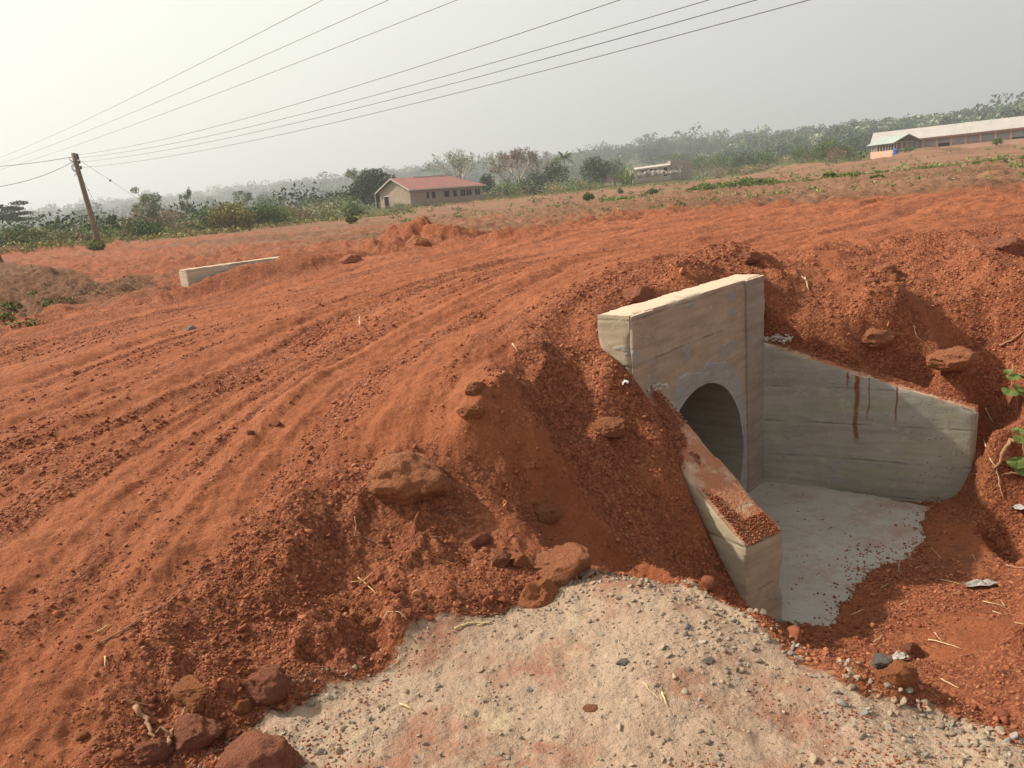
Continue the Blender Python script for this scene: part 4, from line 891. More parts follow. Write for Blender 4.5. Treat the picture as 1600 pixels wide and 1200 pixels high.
for k, (u, w_) in enumerate(f_):
    x0 = u*LN-w_/2; b = MB(); b.box(x0-.08, x0+w_+.08, -.025, .06, 1.25, 1.33); b.box(x0-.08, x0, -.02, .06, 1.33, 2.3); b.box(x0+w_, x0+w_+.08, -.02, .06, 1.33, 2.3); b.box(x0-.08, x0+w_+.08, -.025, .06, 2.3, 2.4)
    if w_ > 1.05 and k > 2: b.box(x0+w_/2-.05, x0+w_/2+.05, -.02, .06, 1.33, 2.3)
    wf = b.build('window', M_wframe, house); b = MB(); b.box(x0, x0+w_, -.012, .05, 1.33, 2.3); b.build('dark_interior_panel', M_dark, wf)
b = MB(); b.box(-.05, .1, 5.78, 5.9, -.2, 2.3); b.box(-.05, .1, 7.2, 7.32, -.2, 2.3); b.box(-.05, .1, 5.9, 7.2, 2.15, 2.3); b.build('door_frame', M_fascia, house)
b = MB(); b.box(-.9, -.75, Wd+.1, Wd+.25, -1, hA-.1); b.build('porch_post', M_wframe, house)
# roofless grey block building and its rubble
A = atd(1048, 273, 205); be = A[2]-.2; top = atd(1048, 251, 205)[2]-be
M_wallB = block_mat('grey_block_wall', (.30, .25, .21), (.37, .31, .27))
M_wallC = block_mat('sandy_block_wall', (.46, .40, .29), (.54, .47, .35))
nb = building('block_building', 'half built pale block building with a taller square grey end, behind rubble', 'building', A, math.radians(-3), be)
b = MB(); b.box(0, 5.2, 0, 4.5, -1, top); b.build('tall_wall', M_wallB, nb)
b = MB(); b.box(-9.5, -.02, .4, 5, -1, top*.56); b.box(-3.0, -.03, .1, .4, -1, top*.6); b.build('low_wall', M_wallC, nb)
b = MB()
b.quadbox([(-8.6, -.4, top*.56+.005), (0-.04, -.4, top*.66), (-.04, 5, top*.8), (-8.6, 5, top*.7), (-8.6, -.4, top*.56+.2), (-.04, -.4, top*.66+.25), (-.04, 5, top*.8+.25), (-8.6, 5, top*.7+.2)]); b.build('roof_slab', M_fascia, nb)
for x0, w_, z0, z1 in ((-1.7, .9, 0, 2.1), (-3.9, .5, 1, 1.9), (-5.0, .5, 1, 1.9), (-6.2, .5, 1, 1.9), (-7.2, .5, .9, 1.8)):
    b = MB(); b.box(x0, x0+w_, .07 if x0 > -3 else .36, .45, z0, z1); b.build('dark_interior_panel', M_dark, nb)
b = MB(); b.tube([(2.2, -.6, -.5), (2.3, -.5, 1.2), (1.7, -.4, 2.4)], .12); b.tube([(2.3, -.5, 1.2), (2.8, -.5, 2.2)], .09); b.build('post', M_fascia, nb)
M_rub = simple('rubble_block', (.44, .38, .33), .95, .35, .8)
rs = np.random.default_rng(8); b = MB(); A0_ = atd(962, 283, 198); A1_ = atd(1060, 270, 198)
for k in range(330):
    u = rs.random(); p = A0_*(1-u)+A1_*u; h_ = rs.random()*1.1*math.sin(math.pi*min(1, u*1.05)); s_ = rs.uniform(.16, .5)
    x0, y0, z0 = p[0]+rs.normal()*.3, p[1]+rs.uniform(-1.6, 1.6), p[2]+.25+EYE+h_*rs.random()
    c_, s2 = math.cos(k), math.sin(k); q = [(x0+(a*c_-d*s2)*s_, y0+(a*s2+d*c_)*s_, z0+e_*s_*.6+a*.2*s_) for e_ in (-1, 1) for a, d in ((-1, -.6), (1, -.6), (1, .6), (-1, .6))]; b.quadbox(q)
tag(b.build('rubble_heap', M_rub), 'long heap of broken pale blocks in front of the half built building', 'rubble')
b = MB(); p = atd(965, 282, 196); z0 = p[2]+EYE
b.quadbox([(p[0]-3, p[1]-1, z0-.2), (p[0]+2.6, p[1]-1.2, z0-.2), (p[0]+2.6, p[1]+1, z0-.2), (p[0]-3, p[1]+1, z0-.2), (p[0]-3, p[1]-.4, z0+1.3), (p[0]+2.6, p[1]-.6, z0+.3), (p[0]+2.6, p[1]+.8, z0+.35), (p[0]-3, p[1]+.6, z0+1.35)])
tag(b.build('sand_heap', simple('pink_sand', (.46, .30, .23), .95, .2, 1)), 'low pinkish slanting heap at the left end of the rubble', 'heap')
# long school-like block with gabled porch
dL = 192.; A = atd(1432, 234, dL); ang = math.radians(-1); be = gz(A[0], A[1])-.1
hE = atd(1432, 217, dL)[2]-A[2]
A_ = atd(1700, 206, dL); LN = math.hypot(*(A_-A)[:2]); ang = math.atan2(A_[1]-A[1], A_[0]-A[0])
be = A[2]-.1
M_peach = simple('peach_plaster', (.56, .35, .25), .85, .12, .6); M_shut = simple('blue_grey_shutter', (.25, .28, .29), .6, .1, .5)
M_roofG = sheet_mat('grey_roofing', (.52, .47, .43), (.42, .36, .33)); M_roofP = sheet_mat('pale_green_roofing', (.40, .46, .42), (.36, .38, .36))
lb = building('long_building', 'long low peach building with grey roof and a row of wide shuttered bays', 'building', A, ang, be)
rise = (A_[2]-A[2]); 
def sk(b_):                                   # the building steps up the slope with the ground
    b_.v = [(v[0], v[1], v[2]+rise*max(0, v[0])/LN) for v in b_.v]; return b_
b = MB(); b.box(-7, LN, .4, 8, -2.5, hE); sk(b).build('wall', M_peach, lb)
b = MB()
x0 = -10.5; zr = atd(1372, 208, dL+4)[2]-be; V = [(x0+1.5, -.8, hE-.12), (LN+1, -.8, hE-.12), (LN+1, 8.8, hE-.12), (x0+1.5, 8.8, hE-.12), (x0+1.5, 4, zr), (LN, 4, zr)]
b.v = V+[(v[0], v[1], v[2]+.15) for v in V]; b.f = [(0, 4, 5, 1), (1, 5, 2), (2, 5, 4, 3), (6, 7, 11, 10), (7, 8, 11), (8, 9, 10, 11), (0, 1, 7, 6), (2, 3, 9, 8), (1, 2, 8, 7), (0, 6, 10, 4), (4, 10, 9, 3)]
lr = sk(b).build('roof', M_roofG, lb)
b = MB(); b.box(x0+1.5, LN+1, -.86, -.80, hE-.28, hE-.0); sk(b).build('fascia', simple('brown_fascia', (.24, .13, .11), .8, .1), lr)
pitch = (atd(1468, 228, dL)-atd(1443, 231, dL))[0]*1.005; npil = int(LN/pitch)+1; xs = [(atd(1443, 231, dL)-A)[0]+k*pitch for k in range(-1, npil)]
for k, xx in enumerate(xs):
    if xx > LN: break
    b = MB(); b.box(xx-.22, xx+.22, .05, .39, -2.5, hE-.15); sk(b).build('pillar', M_peach, lb)
    if k < len(xs)-1:
        b = MB(); b.box(xx+.26, xx+pitch-.26, .2, .39, .55 if k != 2 else 1.0, hE-.55); sk(b).build('shutter', M_shut, lb)
        if k in (2, 7, 9): b = MB(); b.box(xx+.3, xx+pitch-.3, .3, .395, .1, .9); sk(b).build('dark_interior_panel', M_dark, lb)
b = MB(); b.box(-4, LN, -1.2, .35, -2.5, .15); sk(b).build('plinth', M_peach, lb)
# porch
P0 = atd(1397, 242, dL-9); PL = atd(1361, 237, dL-3); pbe = P0[2]-.15; pa = math.atan2(PL[1]-P0[1], PL[0]-P0[0]); pw = math.hypot(*(PL-P0)[:2])
fx = np.array([math.cos(pa), math.sin(pa), 0]); 
porch = building('porch_building', 'small open sided building with pale green gabled roof and low peach wall', 'building', P0, 0, pbe)
def PP(l, d, z): q = fx*l+np.array([.97, .24, 0])*d; return (q[0], q[1], z)
hp = atd(1397, 222, dL-9)[2]-pbe
b = MB(); gw = 5.6
def wallp(a, c_, z0, z1, th=.15):
    n_ = np.array([-(c_[1]-a[1]), c_[0]-a[0]]); n_ = n_/np.linalg.norm(n_)*th
    b.quadbox([(a[0], a[1], z0), (c_[0], c_[1], z0), (c_[0]+n_[0], c_[1]+n_[1], z0), (a[0]+n_[0], a[1]+n_[1], z0), (a[0], a[1], z1), (c_[0], c_[1], z1), (c_[0]+n_[0], c_[1]+n_[1], z1), (a[0]+n_[0], a[1]+n_[1], z1)])
wallp(PP(0, 0, 0), PP(pw, 0, 0), -1.5, 1.15); wallp(PP(0, 0, 0), PP(0, gw, 0), -1.5, 1.15); b.build('low_wall', M_peach, porch)
for l in np.linspace(0.1, pw-.1, 9):
    b = MB(); q = PP(l, .05, 0); b.box(q[0]-.07, q[0]+.07, q[1]-.07, q[1]+.07, 1.15, hp); b.build('post', M_fascia, porch)
for d in np.linspace(.6, gw-.1, 5):
    b = MB(); q = PP(.05, d, 0); b.box(q[0]-.08, q[0]+.08, q[1]-.08, q[1]+.08, 1.15, hp); b.build('post', M_fascia, porch)
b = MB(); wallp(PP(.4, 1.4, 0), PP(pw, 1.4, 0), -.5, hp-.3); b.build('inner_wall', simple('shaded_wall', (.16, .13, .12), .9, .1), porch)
rz_ = atd(1415, 210, dL-9)[2]-pbe; o_ = .8
V = [PP(-o_, -o_, hp-.2), PP(-o_, gw+o_, hp-.2), PP(-o_, gw/2, rz_), PP(pw+o_*.6, -o_, hp-.2), PP(pw+o_*.6, gw+o_, hp-.2), PP(pw-.5, gw/2, rz_)]
b = MB(); b.v = V+[(v[0], v[1], v[2]+.12) for v in V]; b.f = [(0, 2, 5, 3), (2, 1, 4, 5), (6, 9, 11, 8), (8, 11, 10, 7), (0, 3, 9, 6), (0, 6, 8, 2), (2, 8, 7, 1), (3, 5, 11, 9), (5, 4, 10, 11)]; b.build('roof', M_roofP, porch)
b = MB(); wallp(PP(.0, 0, 0), PP(.0, gw, 0), hp-.2, hp+.05); b.build('beam', M_wframe, porch)
tp = atd(1399, 241, dL-11); b = MB(); z0 = gz(tp[0], tp[1])+EYE
b.tube([(tp[0], tp[1], tp[2]+EYE-.4), (tp[0], tp[1], tp[2]+EYE+.35), (tp[0], tp[1], tp[2]+EYE+.42), (tp[0], tp[1], tp[2]+EYE+.85), (tp[0], tp[1], tp[2]+EYE+.92), (tp[0], tp[1], tp[2]+EYE+1.1)], [.55, .55, .5, .5, .42, .2], 14)
tag(b.build('water_tank', simple('blue_plastic', (.06, .11, .36), .45, .1), smooth=False), 'blue barrel standing at the corner of the low peach wall', 'barrel')
# ------------------------------------------------------------------ vegetation
def leaf_mat(name, stops):
    t = MT(name, .75, .2); v = t.att('pv'); t.col(t.ramp(v, stops)); t.b.inputs['Transmission Weight'].default_value = 0
    return t.m
M_lf = {
 'dark': leaf_mat('leaf_dark', [(0, (0.016, 0.031, 0.009)), (.55, (0.042, 0.069, 0.019)), (1, (0.097, 0.124, 0.032))]),
 'mid': leaf_mat('leaf_mid', [(0, (0.058, 0.091, 0.027)), (.5, (0.124, 0.184, 0.053)), (1, (0.267, 0.317, 0.100))]),
 'light': leaf_mat('leaf_light', [(0, (0.093, 0.139, 0.039)), (.5, (0.202, 0.265, 0.078)), (1, (0.373, 0.435, 0.139))]),
 'olive': leaf_mat('leaf_olive', [(0, (0.128, 0.128, 0.043)), (.5, (0.298, 0.277, 0.096)), (1, (0.552, 0.447, 0.169))]),
 'dry': leaf_mat('leaf_dry', [(0, (0.186, 0.126, 0.076)), (.5, (0.338, 0.236, 0.144)), (1, (0.540, 0.405, 0.254))]),
 'pink': leaf_mat('leaf_pink', [(0, (.15, .09, .07)), (.5, (.25, .16, .13)), (1, (.36, .26, .21))]),
 'pale': leaf_mat('leaf_pale', [(0, (0.133, 0.164, 0.089)), (.5, (0.283, 0.327, 0.194)), (1, (0.491, 0.535, 0.356))]),
 'fresh': leaf_mat('leaf_fresh', [(0, (.06, .09, .02)), (.5, (.13, .175, .035)), (1, (.25, .29, .07))]),
 'flame': leaf_mat('leaf_flower', [(0, (.05, .075, .02)), (.72, (.10, .13, .035)), (.86, (.45, .28, .03)), (1, (.60, .38, .04))]),
}
M_bark = simple('bark', (.17, .13, .10), .95, .3, 2); M_palebark = simple('pale_bark', (.42, .36, .30), .9, .2, 2)
def leaf_cloud(cen, rad, n_, size, rs, shell=.55, elong=1.7):
    """leaf sprays spread through lobes: cen (k,3), rad (k,3); returns verts, quads, shade value"""
    cen = np.array(cen, float); rad = np.array(rad, float); wgt = rad.prod(1)**(2/3); k = rs.choice(len(cen), n_, p=wgt/wgt.sum())
    d = rs.normal(size=(n_, 3)); d /= np.linalg.norm(d, axis=1)[:, None]
    rr = shell+(1-shell)*rs.random(n_)**.6; rr *= 1+.12*np.sin(d[:, 0]*7+k)+.10*np.sin(d[:, 2]*9+k*2)
    P = cen[k]+d*rad[k]*rr[:, None]
    a = rs.normal(size=(n_, 3))+d*.2; a /= np.linalg.norm(a, axis=1)[:, None]
    b = np.cross(a, d+rs.normal(size=(n_, 3))*.6); b /= np.linalg.norm(b, axis=1)[:, None]+1e-9
    s_ = size*rs.uniform(.55, 1.35, n_)[:, None]
    V = np.stack([P-a*s_*elong*.5, P+b*s_*.42, P+a*s_*elong*.5, P-b*s_*.42], 1).reshape(-1, 3)
    Q = np.arange(n_*4).reshape(-1, 4)
    clump = (np.sin(P[:, 0]*2.1/max(.3, rad.mean())+k)+np.sin(P[:, 1]*3+P[:, 2]*2.4/max(.3, rad.mean())))*.12
    pv = np.clip(rs.normal(.42, .2, n_)+clump, 0, 1)
    return V, Q, np.repeat(pv, 4)
def branches(b, p, d, ln, r_, depth, rs, spread=.6, up=.15, tips=None):
    q = p+d*ln; mid = p+d*ln*.5+Vector(rs.normal(0, .05*ln, 3).tolist()); b.tube([p, mid, q], [r_, r_*.82, r_*.66], 5 if depth > 1 else 4)
    if tips is not None: tips.append(tuple(q))
    if depth == 0: return
    for k in range(int(rs.integers(2, 4)) if depth < 3 else 3):
        nd = (d+Vector(rs.normal(0, spread, 3).tolist())); nd.z += up; nd.normalize(); branches(b, q, nd, ln*rs.uniform(.62, .85), r_*.62, depth-1, rs, spread, up, tips)
def tree(px, py, dist, h_, w_, kind, leaf, label, cat='tree', name='tree', seed=0, n_=900, group=None):
    q = atd(px, py, dist); z = gz(q[0], q[1]) if dist < 230 else q[2]
    z = min(z, q[2]+.6) if abs(z-q[2]) > 2 else z
    root = empty(name, (q[0], q[1], z+EYE)); rs = np.random.default_rng(seed+100); tag(root, label, cat, group)
    zt = atd(px, py-h_/1.04*FPX/dist, dist)[2]; h_ = max(h_*.8, zt-z); m_ = M_lf[leaf]
    if kind == 'bare':
        b = MB(); tips = []; tk = h_*.34; b.tube([(0, 0, -.8), (0, 0, tk*.5), (h_*.01, 0, tk)], [h_*.042, h_*.034, h_*.03], 7); tr_ = b.build('trunk', M_palebark, root)
        b = MB()
        for k in range(5):
            a = 6.28*k/5+rs.random(); d = Vector((math.cos(a)*.75, math.sin(a)*.75, .9)).normalized(); branches(b, Vector((h_*.01, 0, tk*rs.uniform(.8, 1))), d, h_*.24, h_*.020, 4, rs, .42, .10, tips)
        b.build('limbs', M_palebark, root)
        V, Q, pv = leaf_cloud([t_ for t_ in tips if t_[2] > h_*.5], [[h_*.05]*3]*len([t_ for t_ in tips if t_[2] > h_*.5]), n_, h_*.022, rs, .1)
        o = mesh_np('crown', V, Q, None, m_, root); attr(o, 'pv', pv); return root
    if kind == 'palm':
        b = MB(); b.tube([(0, 0, -.5), (.1, 0, h_*.4), (0, .1, h_*.82)], [.26, .2, .17], 7); b.build('trunk', M_palebark, root)
        V = []; Q = []
        for k in range(26):
            a = 6.28*k/26+rs.random(); el_ = rs.uniform(-.3, 1.2); L_ = h_*.30
            for s_ in range(14):
                t_ = s_/13; c3 = Vector((math.cos(a)*math.cos(el_), math.sin(a)*math.cos(el_), math.sin(el_)))*L_*t_+Vector((0, 0, h_*.82-L_*.5*t_*t_))
                sd = Vector((-math.sin(a), math.cos(a), -.5)).normalized(); wl_ = L_*.30*math.sin(math.pi*min(1, t_*.85+.12)); n0 = len(V)
                for sg in (-1, 1):
                    n0 = len(V); e_ = c3+sd*wl_*sg+Vector((0, 0, -wl_*.5)); e_ = Vector((e_.x+math.cos(a)*L_*.05, e_.y+math.sin(a)*L_*.05, c3.z-wl_*.5)); V += [tuple(c3), tuple(c3+Vector((math.cos(a), math.sin(a), 0))*L_*.045), tuple(e_), tuple(e_-Vector((math.cos(a), math.sin(a), 0))*L_*.01)]; Q.append((n0, n0+1, n0+2, n0+3))
        o = mesh_np('crown', V, Q, None, m_, root); attr(o, 'pv', np.repeat(rs.uniform(.2, .8, len(Q)), 4)); return root
    if kind == 'fronds':
        V = []; Q = []
        for k in range(34):
            a = rs.uniform(0, 6.28); el_ = rs.uniform(.5, 1.45); L_ = h_*rs.uniform(.6, 1.05); wv = w_*.06; ox, oy = rs.uniform(-w_*.25, w_*.25, 2)
            pts = [Vector((ox+math.cos(a)*math.cos(el_)*L_*t_, oy+math.sin(a)*math.cos(el_)*L_*t_, math.sin(el_)*L_*t_*(1.15-.35*t_*t_))) for t_ in np.linspace(0, 1, 8)]
            sd = Vector((-math.sin(a), math.cos(a), 0))
            for s_ in range(7):
                w0 = wv*math.sin(math.pi*(s_/7*.85+.1)); w1 = wv*math.sin(math.pi*((s_+1)/7*.85+.1)); n0 = len(V); V += [tuple(pts[s_]-sd*w0), tuple(pts[s_]+sd*w0), tuple(pts[s_+1]+sd*w1), tuple(pts[s_+1]-sd*w1)]; Q.append((n0, n0+1, n0+2, n0+3))
        o = mesh_np('crown', V, Q, None, m_, root); attr(o, 'pv', np.repeat(rs.uniform(.2, .9, len(Q)), 4))
        b = MB(); b.tube([(0, 0, -.4), (0, 0, h_*.3)], [w_*.05, w_*.03], 6); b.build('stem', M_bark, root); return root
    cen = []; rad = []
    if kind == 'round': th_ = .16; nl = 11
    elif kind == 'umbrella': th_ = .42; nl = 9
    elif kind == 'sparse': th_ = .28; nl = 12
    else: th_ = .0; nl = 9
    tips = []
    for k in range(nl):
        a = 2.4*k; 
        if kind == 'umbrella': t_ = k/nl; cen.append((math.cos(a)*w_*.30, math.sin(a)*w_*.30, h_*(.50+.42*t_))); rad.append((w_*.30*(1.2-.5*t_), w_*.30*(1.2-.5*t_), h_*.05))
        elif kind == 'shrub': rr = math.sqrt(k/nl)*.42*w_; hh = h_*rs.uniform(.48, .62)*(1-.3*k/nl); cen.append((math.cos(a)*rr, math.sin(a)*rr*.7, hh)); rad.append((w_*.2, w_*.2, hh*rs.uniform(.6, .75)))
        elif kind == 'sparse': t_ = rs.random(); rr = w_*.36*math.sqrt(rs.random()); cen.append((math.cos(a)*rr, math.sin(a)*rr, h_*(th_+.12+(1-th_-.2)*t_))); rad.append((w_*rs.uniform(.08, .17),)*2+(h_*rs.uniform(.06, .13),))
        else: t_ = (k+.5)/nl; rr = w_*.34*math.sin(math.pi*(t_*.8+.15)); cen.append((math.cos(a)*rr, math.sin(a)*rr, h_*(th_+.08+(1-th_-.26)*t_))); rad.append((w_*rs.uniform(.18, .27),)*2+(h_*rs.uniform(.13, .2),))
    ls = max(.12, .028*h_) if kind != 'sparse' else max(.11, .022*h_); n_ = int(n_*1.5)
    V, Q, pv = leaf_cloud(cen, rad, n_, ls*(1 if n_ > 700 else 1.2), rs, .35 if kind != 'round' else .6)
    o = mesh_np('crown', V, Q, None, m_, root); attr(o, 'pv', pv)
    b = MB(); tk = M_palebark if kind == 'sparse' else M_bark
    if kind == 'shrub':
        for k in range(5): c_ = cen[k]; b.tube([(c_[0]*.3, c_[1]*.3, -.3), (c_[0]*.6, c_[1]*.6, c_[2]*.5), c_], [.05, .04, .02], 5)
        b.build('stem', tk, root)
    else:
        r_ = h_*.022; b.tube([(0, 0, -.6), (h_*.008, 0, h_*.2), (-h_*.01, 0, h_*.45), (0, 0, h_*.72)], [r_*1.3, r_, r_*.75, r_*.3], 7); b.build('trunk', tk, root)
        b = MB()
        for c_ in cen: b.tube([(0, 0, min(c_[2]*.7, h_*.6)), (c_[0]*.5, c_[1]*.5, c_[2]*.88), c_], [r_*.5, r_*.35, r_*.15], 5)
        b.build('limbs', tk, root)
    return root
px2m = lambda p_, d_: p_*d_/FPX
TREES = [ # px, base py, top py, width px, dist, kind, leaf, n, label
 (22,372,309,50,150,'umbrella','dark',1500,'dark flat topped tree with tiered branches at the far left edge'),
 (90,366,328,60,95,'fronds','mid',0,'spreading palm like bush left of the leaning utility pole'),
 (60,384,352,44,70,'shrub','olive',900,'rounded olive bush on the verge left of the pole'),
 (110,382,358,60,68,'shrub','dry',800,'brownish dry bush just left of the pole foot'),
 (20,392,362,60,66,'shrub','light',900,'low light green bush at the far left edge'),
 (130,345,325,50,160,'round','mid',700,'hazy green tree behind the utility pole'),
 (178,352,335,22,80,'sparse','mid',300,'thin sapling just right of the utility pole'),
 (233,350,289,62,88,'sparse','pale',1500,'tall thin leaved tree with open crown right of the pole'),
 (215,352,325,46,84,'shrub','dry',700,'dry reddish scrub below the open crowned tree'),
 (262,352,318,60,92,'shrub','dry',800,'brown twiggy thicket right of the open crowned tree'),
 (297,348,292,24,110,'sparse','mid',600,'slender upright tree standing behind the brown thickets'),
 (330,352,312,44,100,'shrub','mid',800,'green bush between slender tree and big yellowish bush'),
 (362,362,309,66,74,'shrub','olive',1800,'big yellowish olive bush bulging over the field edge'),
 (408,357,311,60,78,'shrub','mid',1500,'green and brown bush joined to the right of the yellowish bush'),
 (380,318,293,50,150,'sparse','mid',900,'leafy trees rising behind the yellowish bush'),
 (445,350,318,50,90,'shrub','light',900,'loose pale green bush left of the short post'),
 (420,325,298,60,140,'round','mid',900,'soft green tree behind the loose pale bush'),
 (487,330,303,56,130,'shrub','mid',900,'green bush in front of the hazy ridge, left of the flowering bush'),
 (532,322,296,48,135,'shrub','flame',900,'green bush dotted with yellow flowers'),
 (560,316,263,40,165,'sparse','pale',1100,'pale open tree leaning on the dark round tree left of the house'),
 (590,314,259,70,150,'round','dark',3800,'large dark dense tree behind the left gable of the red roofed house'),
 (549,348,335,18,62,'shrub','fresh',300,'small bright shrub alone at the field edge left of the house'),
 (716,290,234,64,190,'bare','pale',700,'leafless pale tree spreading above the red roof'),
 (680,288,262,70,230,'sparse','mid',900,'pale green trees behind the ridge of the red roof'),
 (761,296,268,28,160,'round','dark',1400,'dark round tree at the right end of the red roofed house'),
 (812,290,227,66,190,'bare','pink',1500,'pinkish leafless tree right of the house'),
 (790,290,236,50,215,'bare','pale',800,'greyish bare tree close behind the pinkish leafless tree'),
 (846,286,238,50,200,'bare','pale',700,'white barked bare tree right of the pinkish tree'),
 (883,284,232,26,190,'palm','mid',0,'single tall palm above the dark trees in the middle distance'),
 (868,283,250,46,185,'round','dark',1500,'dark low tree at the foot of the tall palm'),
 (836,287,262,36,180,'round','dark',1000,'dark green bush under the white barked bare tree'),
 (930,277,240,44,195,'round','dark',1700,'round green tree right of the tall palm'),
 (960,277,246,40,197,'round','mid',1300,'mid green tree between the round tree and the banana clump'),
 (979,278,251,26,190,'fronds','light',0,'banana clump in front of the green trees left of the half built building'),
 (1045,252,240,60,240,'round','mid',900,'green canopy showing above the half built building'),
 (1092,268,240,52,215,'round','mid',1300,'bright green tree right of the half built building'),
 (1130,266,234,60,225,'round','mid',1500,'wide bright green tree, second to the right of the half built building'),
 (1160,262,239,34,210,'round','dark',900,'dark green tree among the bright green row'),
 (1195,260,234,46,215,'round','mid',1200,'bright green tree at the right end of the row'),
 (1110,270,255,60,205,'shrub','dry',700,'reddish dry scrub below the bright green row'),
 (1252,246,223,44,200,'shrub','mid',1300,'bushy green tree left of the largest green thicket'),
 (1294,244,211,60,198,'shrub','mid',2600,'largest green thicket left of the porch roof, browned at its foot'),
 (1306,245,226,30,194,'shrub','dry',700,'brown dry brush in front of the largest green thicket'),
 (1328,243,225,26,200,'shrub','light',700,'light green bush right of the largest green thicket'),
 (1416,246,238,20,172,'shrub','mid',500,'dark green bush on the field before the porch'),
 (1557,238,225,16,168,'shrub','mid',400,'round green bush on the field before the shuttered bays'),
 (919,320,304,18,75,'shrub','fresh',500,'leafy dark green shrub on the bare field right of the palm'),
 (969,303,294,10,110,'shrub','fresh',250,'small yellowish green tuft on the bare field below the rubble'),
 (1019,312,302,18,80,'shrub','fresh',350,'bright green tuft on the field, below the half built building'),
 (1165,301,286,22,80,'shrub','fresh',500,'taller tuft at the right end of the green creeper patch'),
 (1295,321,309,18,48,'shrub','fresh',300,'green tuft at the edge of the orange road, right side'),
 (1371,306,300,10,60,'shrub','mid',160,'little dark tuft in the middle of the dusty field'),
 (1368,319,312,16,38,'shrub','fresh',200,'small bright tuft at the edge of the orange road'),
 (150,391,376,22,50,'shrub','light',500,'weedy tuft growing round the foot of the utility pole'),
]
for i, (px, by, ty, wpx, dist, kind, leaf, n_, lab) in enumerate(TREES):
    h_ = px2m(by-ty, dist)*1.04; w_ = px2m(wpx, dist)
    nm = 'palm_tree' if kind == 'palm' else 'bush' if kind in ('shrub',) else 'banana_plant' if leaf == 'light' and kind == 'fronds' else 'tree'
    n_ = int(n_*1.5); tree(px, by, dist, h_, w_, kind, leaf, lab, 'palm' if kind == 'palm' else 'bush' if kind == 'shrub' else 'tree', nm, i, n_)
def scatter_cover(name, label, cat, P, hh, ww, leaf, per, ls, seed, mats=None):
    rs = np.random.default_rng(seed); Vs = []; Qs = []; pvs = []; n0 = 0
    for (x, y, z), h_, w_ in zip(P, hh, ww):
        V, Q, pv = leaf_cloud([(x, y, z+h_*.5), (x+w_*.3, y, z+h_*.35)], [(w_*.5, w_*.5, h_*.55), (w_*.35, w_*.35, h_*.4)], per, ls*max(h_, .2*w_), rs, .4, 1.9); Vs.append(V); Qs.append(Q+n0); pvs.append(np.clip(pv+rs.normal(0, .12), 0, 1)); n0 += len(V)
    o = mesh_np(name, np.vstack(Vs), np.vstack(Qs), None, M_lf[leaf]); attr(o, 'pv', np.concatenate(pvs)); tag(o, label, cat, kind='stuff'); return o
# undergrowth along the field edge
tb = [th_of(p) for p in (-400, 0, 340, 560, 700, 850, 1000, 1200, 1400, 1700, 2200)]; rb = [62, 62, 74, 92, 140, 150, 165, 205, 215, 235, 235]
for s_, (leaf, cnt, hm) in enumerate((('mid', 170, 1.5), ('olive', 300, 1.0), ('dry', 330, .95), ('light', 240, .9), ('dark', 40, 1.9), ('pale', 150, 1.2))):
    rs = np.random.default_rng(90+s_); th = rs.uniform(math.radians(-42), math.radians(42), cnt); r = np.interp(th, tb, rb)*(1+.9*rs.random(cnt)**1.7)*1.01
    x, y = r*np.sin(th), r*np.cos(th); z = H(x, y)+EYE; hh = hm*rs.uniform(.5, 1.5, cnt)*np.clip(r/100, .6, 1.7)*(1+.25*(th < th_of(560))); ww = hh*rs.uniform(1.2, 2.4, cnt)
    k = (th > th_of(560)) & (th < th_of(760)) & (r < 150); hh[k] *= .4
    kb = (th > th_of(940)) & (th < th_of(1090)) & (r < 215); kc = (th > th_of(1340)) & (r < 260); hh[kb | kc] *= .12
    scatter_cover('undergrowth', {'mid': 'green', 'olive': 'olive', 'dry': 'dry brown', 'light': 'pale green', 'dark': 'dark green', 'pale': 'greyish'}[leaf]+' undergrowth tangled along the far edge of the field', 'undergrowth', list(zip(x, y, z)), hh, ww, leaf, 330, .085, 200+s_)
# grassy strip
rs = np.random.default_rng(5); cnt = 1500; th = rs.uniform(math.radians(-42), math.radians(42), cnt); r = np.interp(th, tb, rb)*rs.uniform(.86, 1.1, cnt); x, y = r*np.sin(th), r*np.cos(th)
scatter_cover('grass', 'rough green and straw coloured grass along the edge of the field', 'grass', list(zip(x, y, H(x, y)+EYE)), rs.uniform(.15, .45, cnt), rs.uniform(.5, 1.6, cnt), 'olive', 36, .3, 77)
# weeds over the bare field
def weeds(leaf, cnt, seed, lab, boxpx, dlo, dhi, hs_=(.06, .28)):
    rs = np.random.default_rng(seed); x0, x1 = boxpx; pxs = rs.uniform(x0, x1, cnt); th = np.array([th_of(p) for p in pxs]); r = np.exp(rs.uniform(math.log(dlo), math.log(dhi), cnt)); x, y = r*np.sin(th), r*np.cos(th)
    k = (sdpoly(x, y, FIELD) > -.3*(r*.03)) & (fbm(x*.12, y*.12, seed, 3) > -.12); x, y, r = x[k], y[k], r[k]
    hh = rs.uniform(*hs_, len(x))*np.clip(r/45, .7, 2.2); scatter_cover('weeds', lab, 'weeds', list(zip(x, y, H(x, y)+EYE)), hh, hh*rs.uniform(1.2, 2.2, len(x)), leaf, 22, .28, seed+1)
weeds('light', 620, 301, 'sparse pale green weeds dotted over the dusty field', (560, 1700), 24, 190)
weeds('mid', 520, 305, 'sparse dark green weeds dotted over the dusty field', (560, 1700), 22, 170)
weeds('dry', 700, 309, 'dry brown stubble dotted over the dusty field', (500, 1700), 20, 170, (.05, .22))
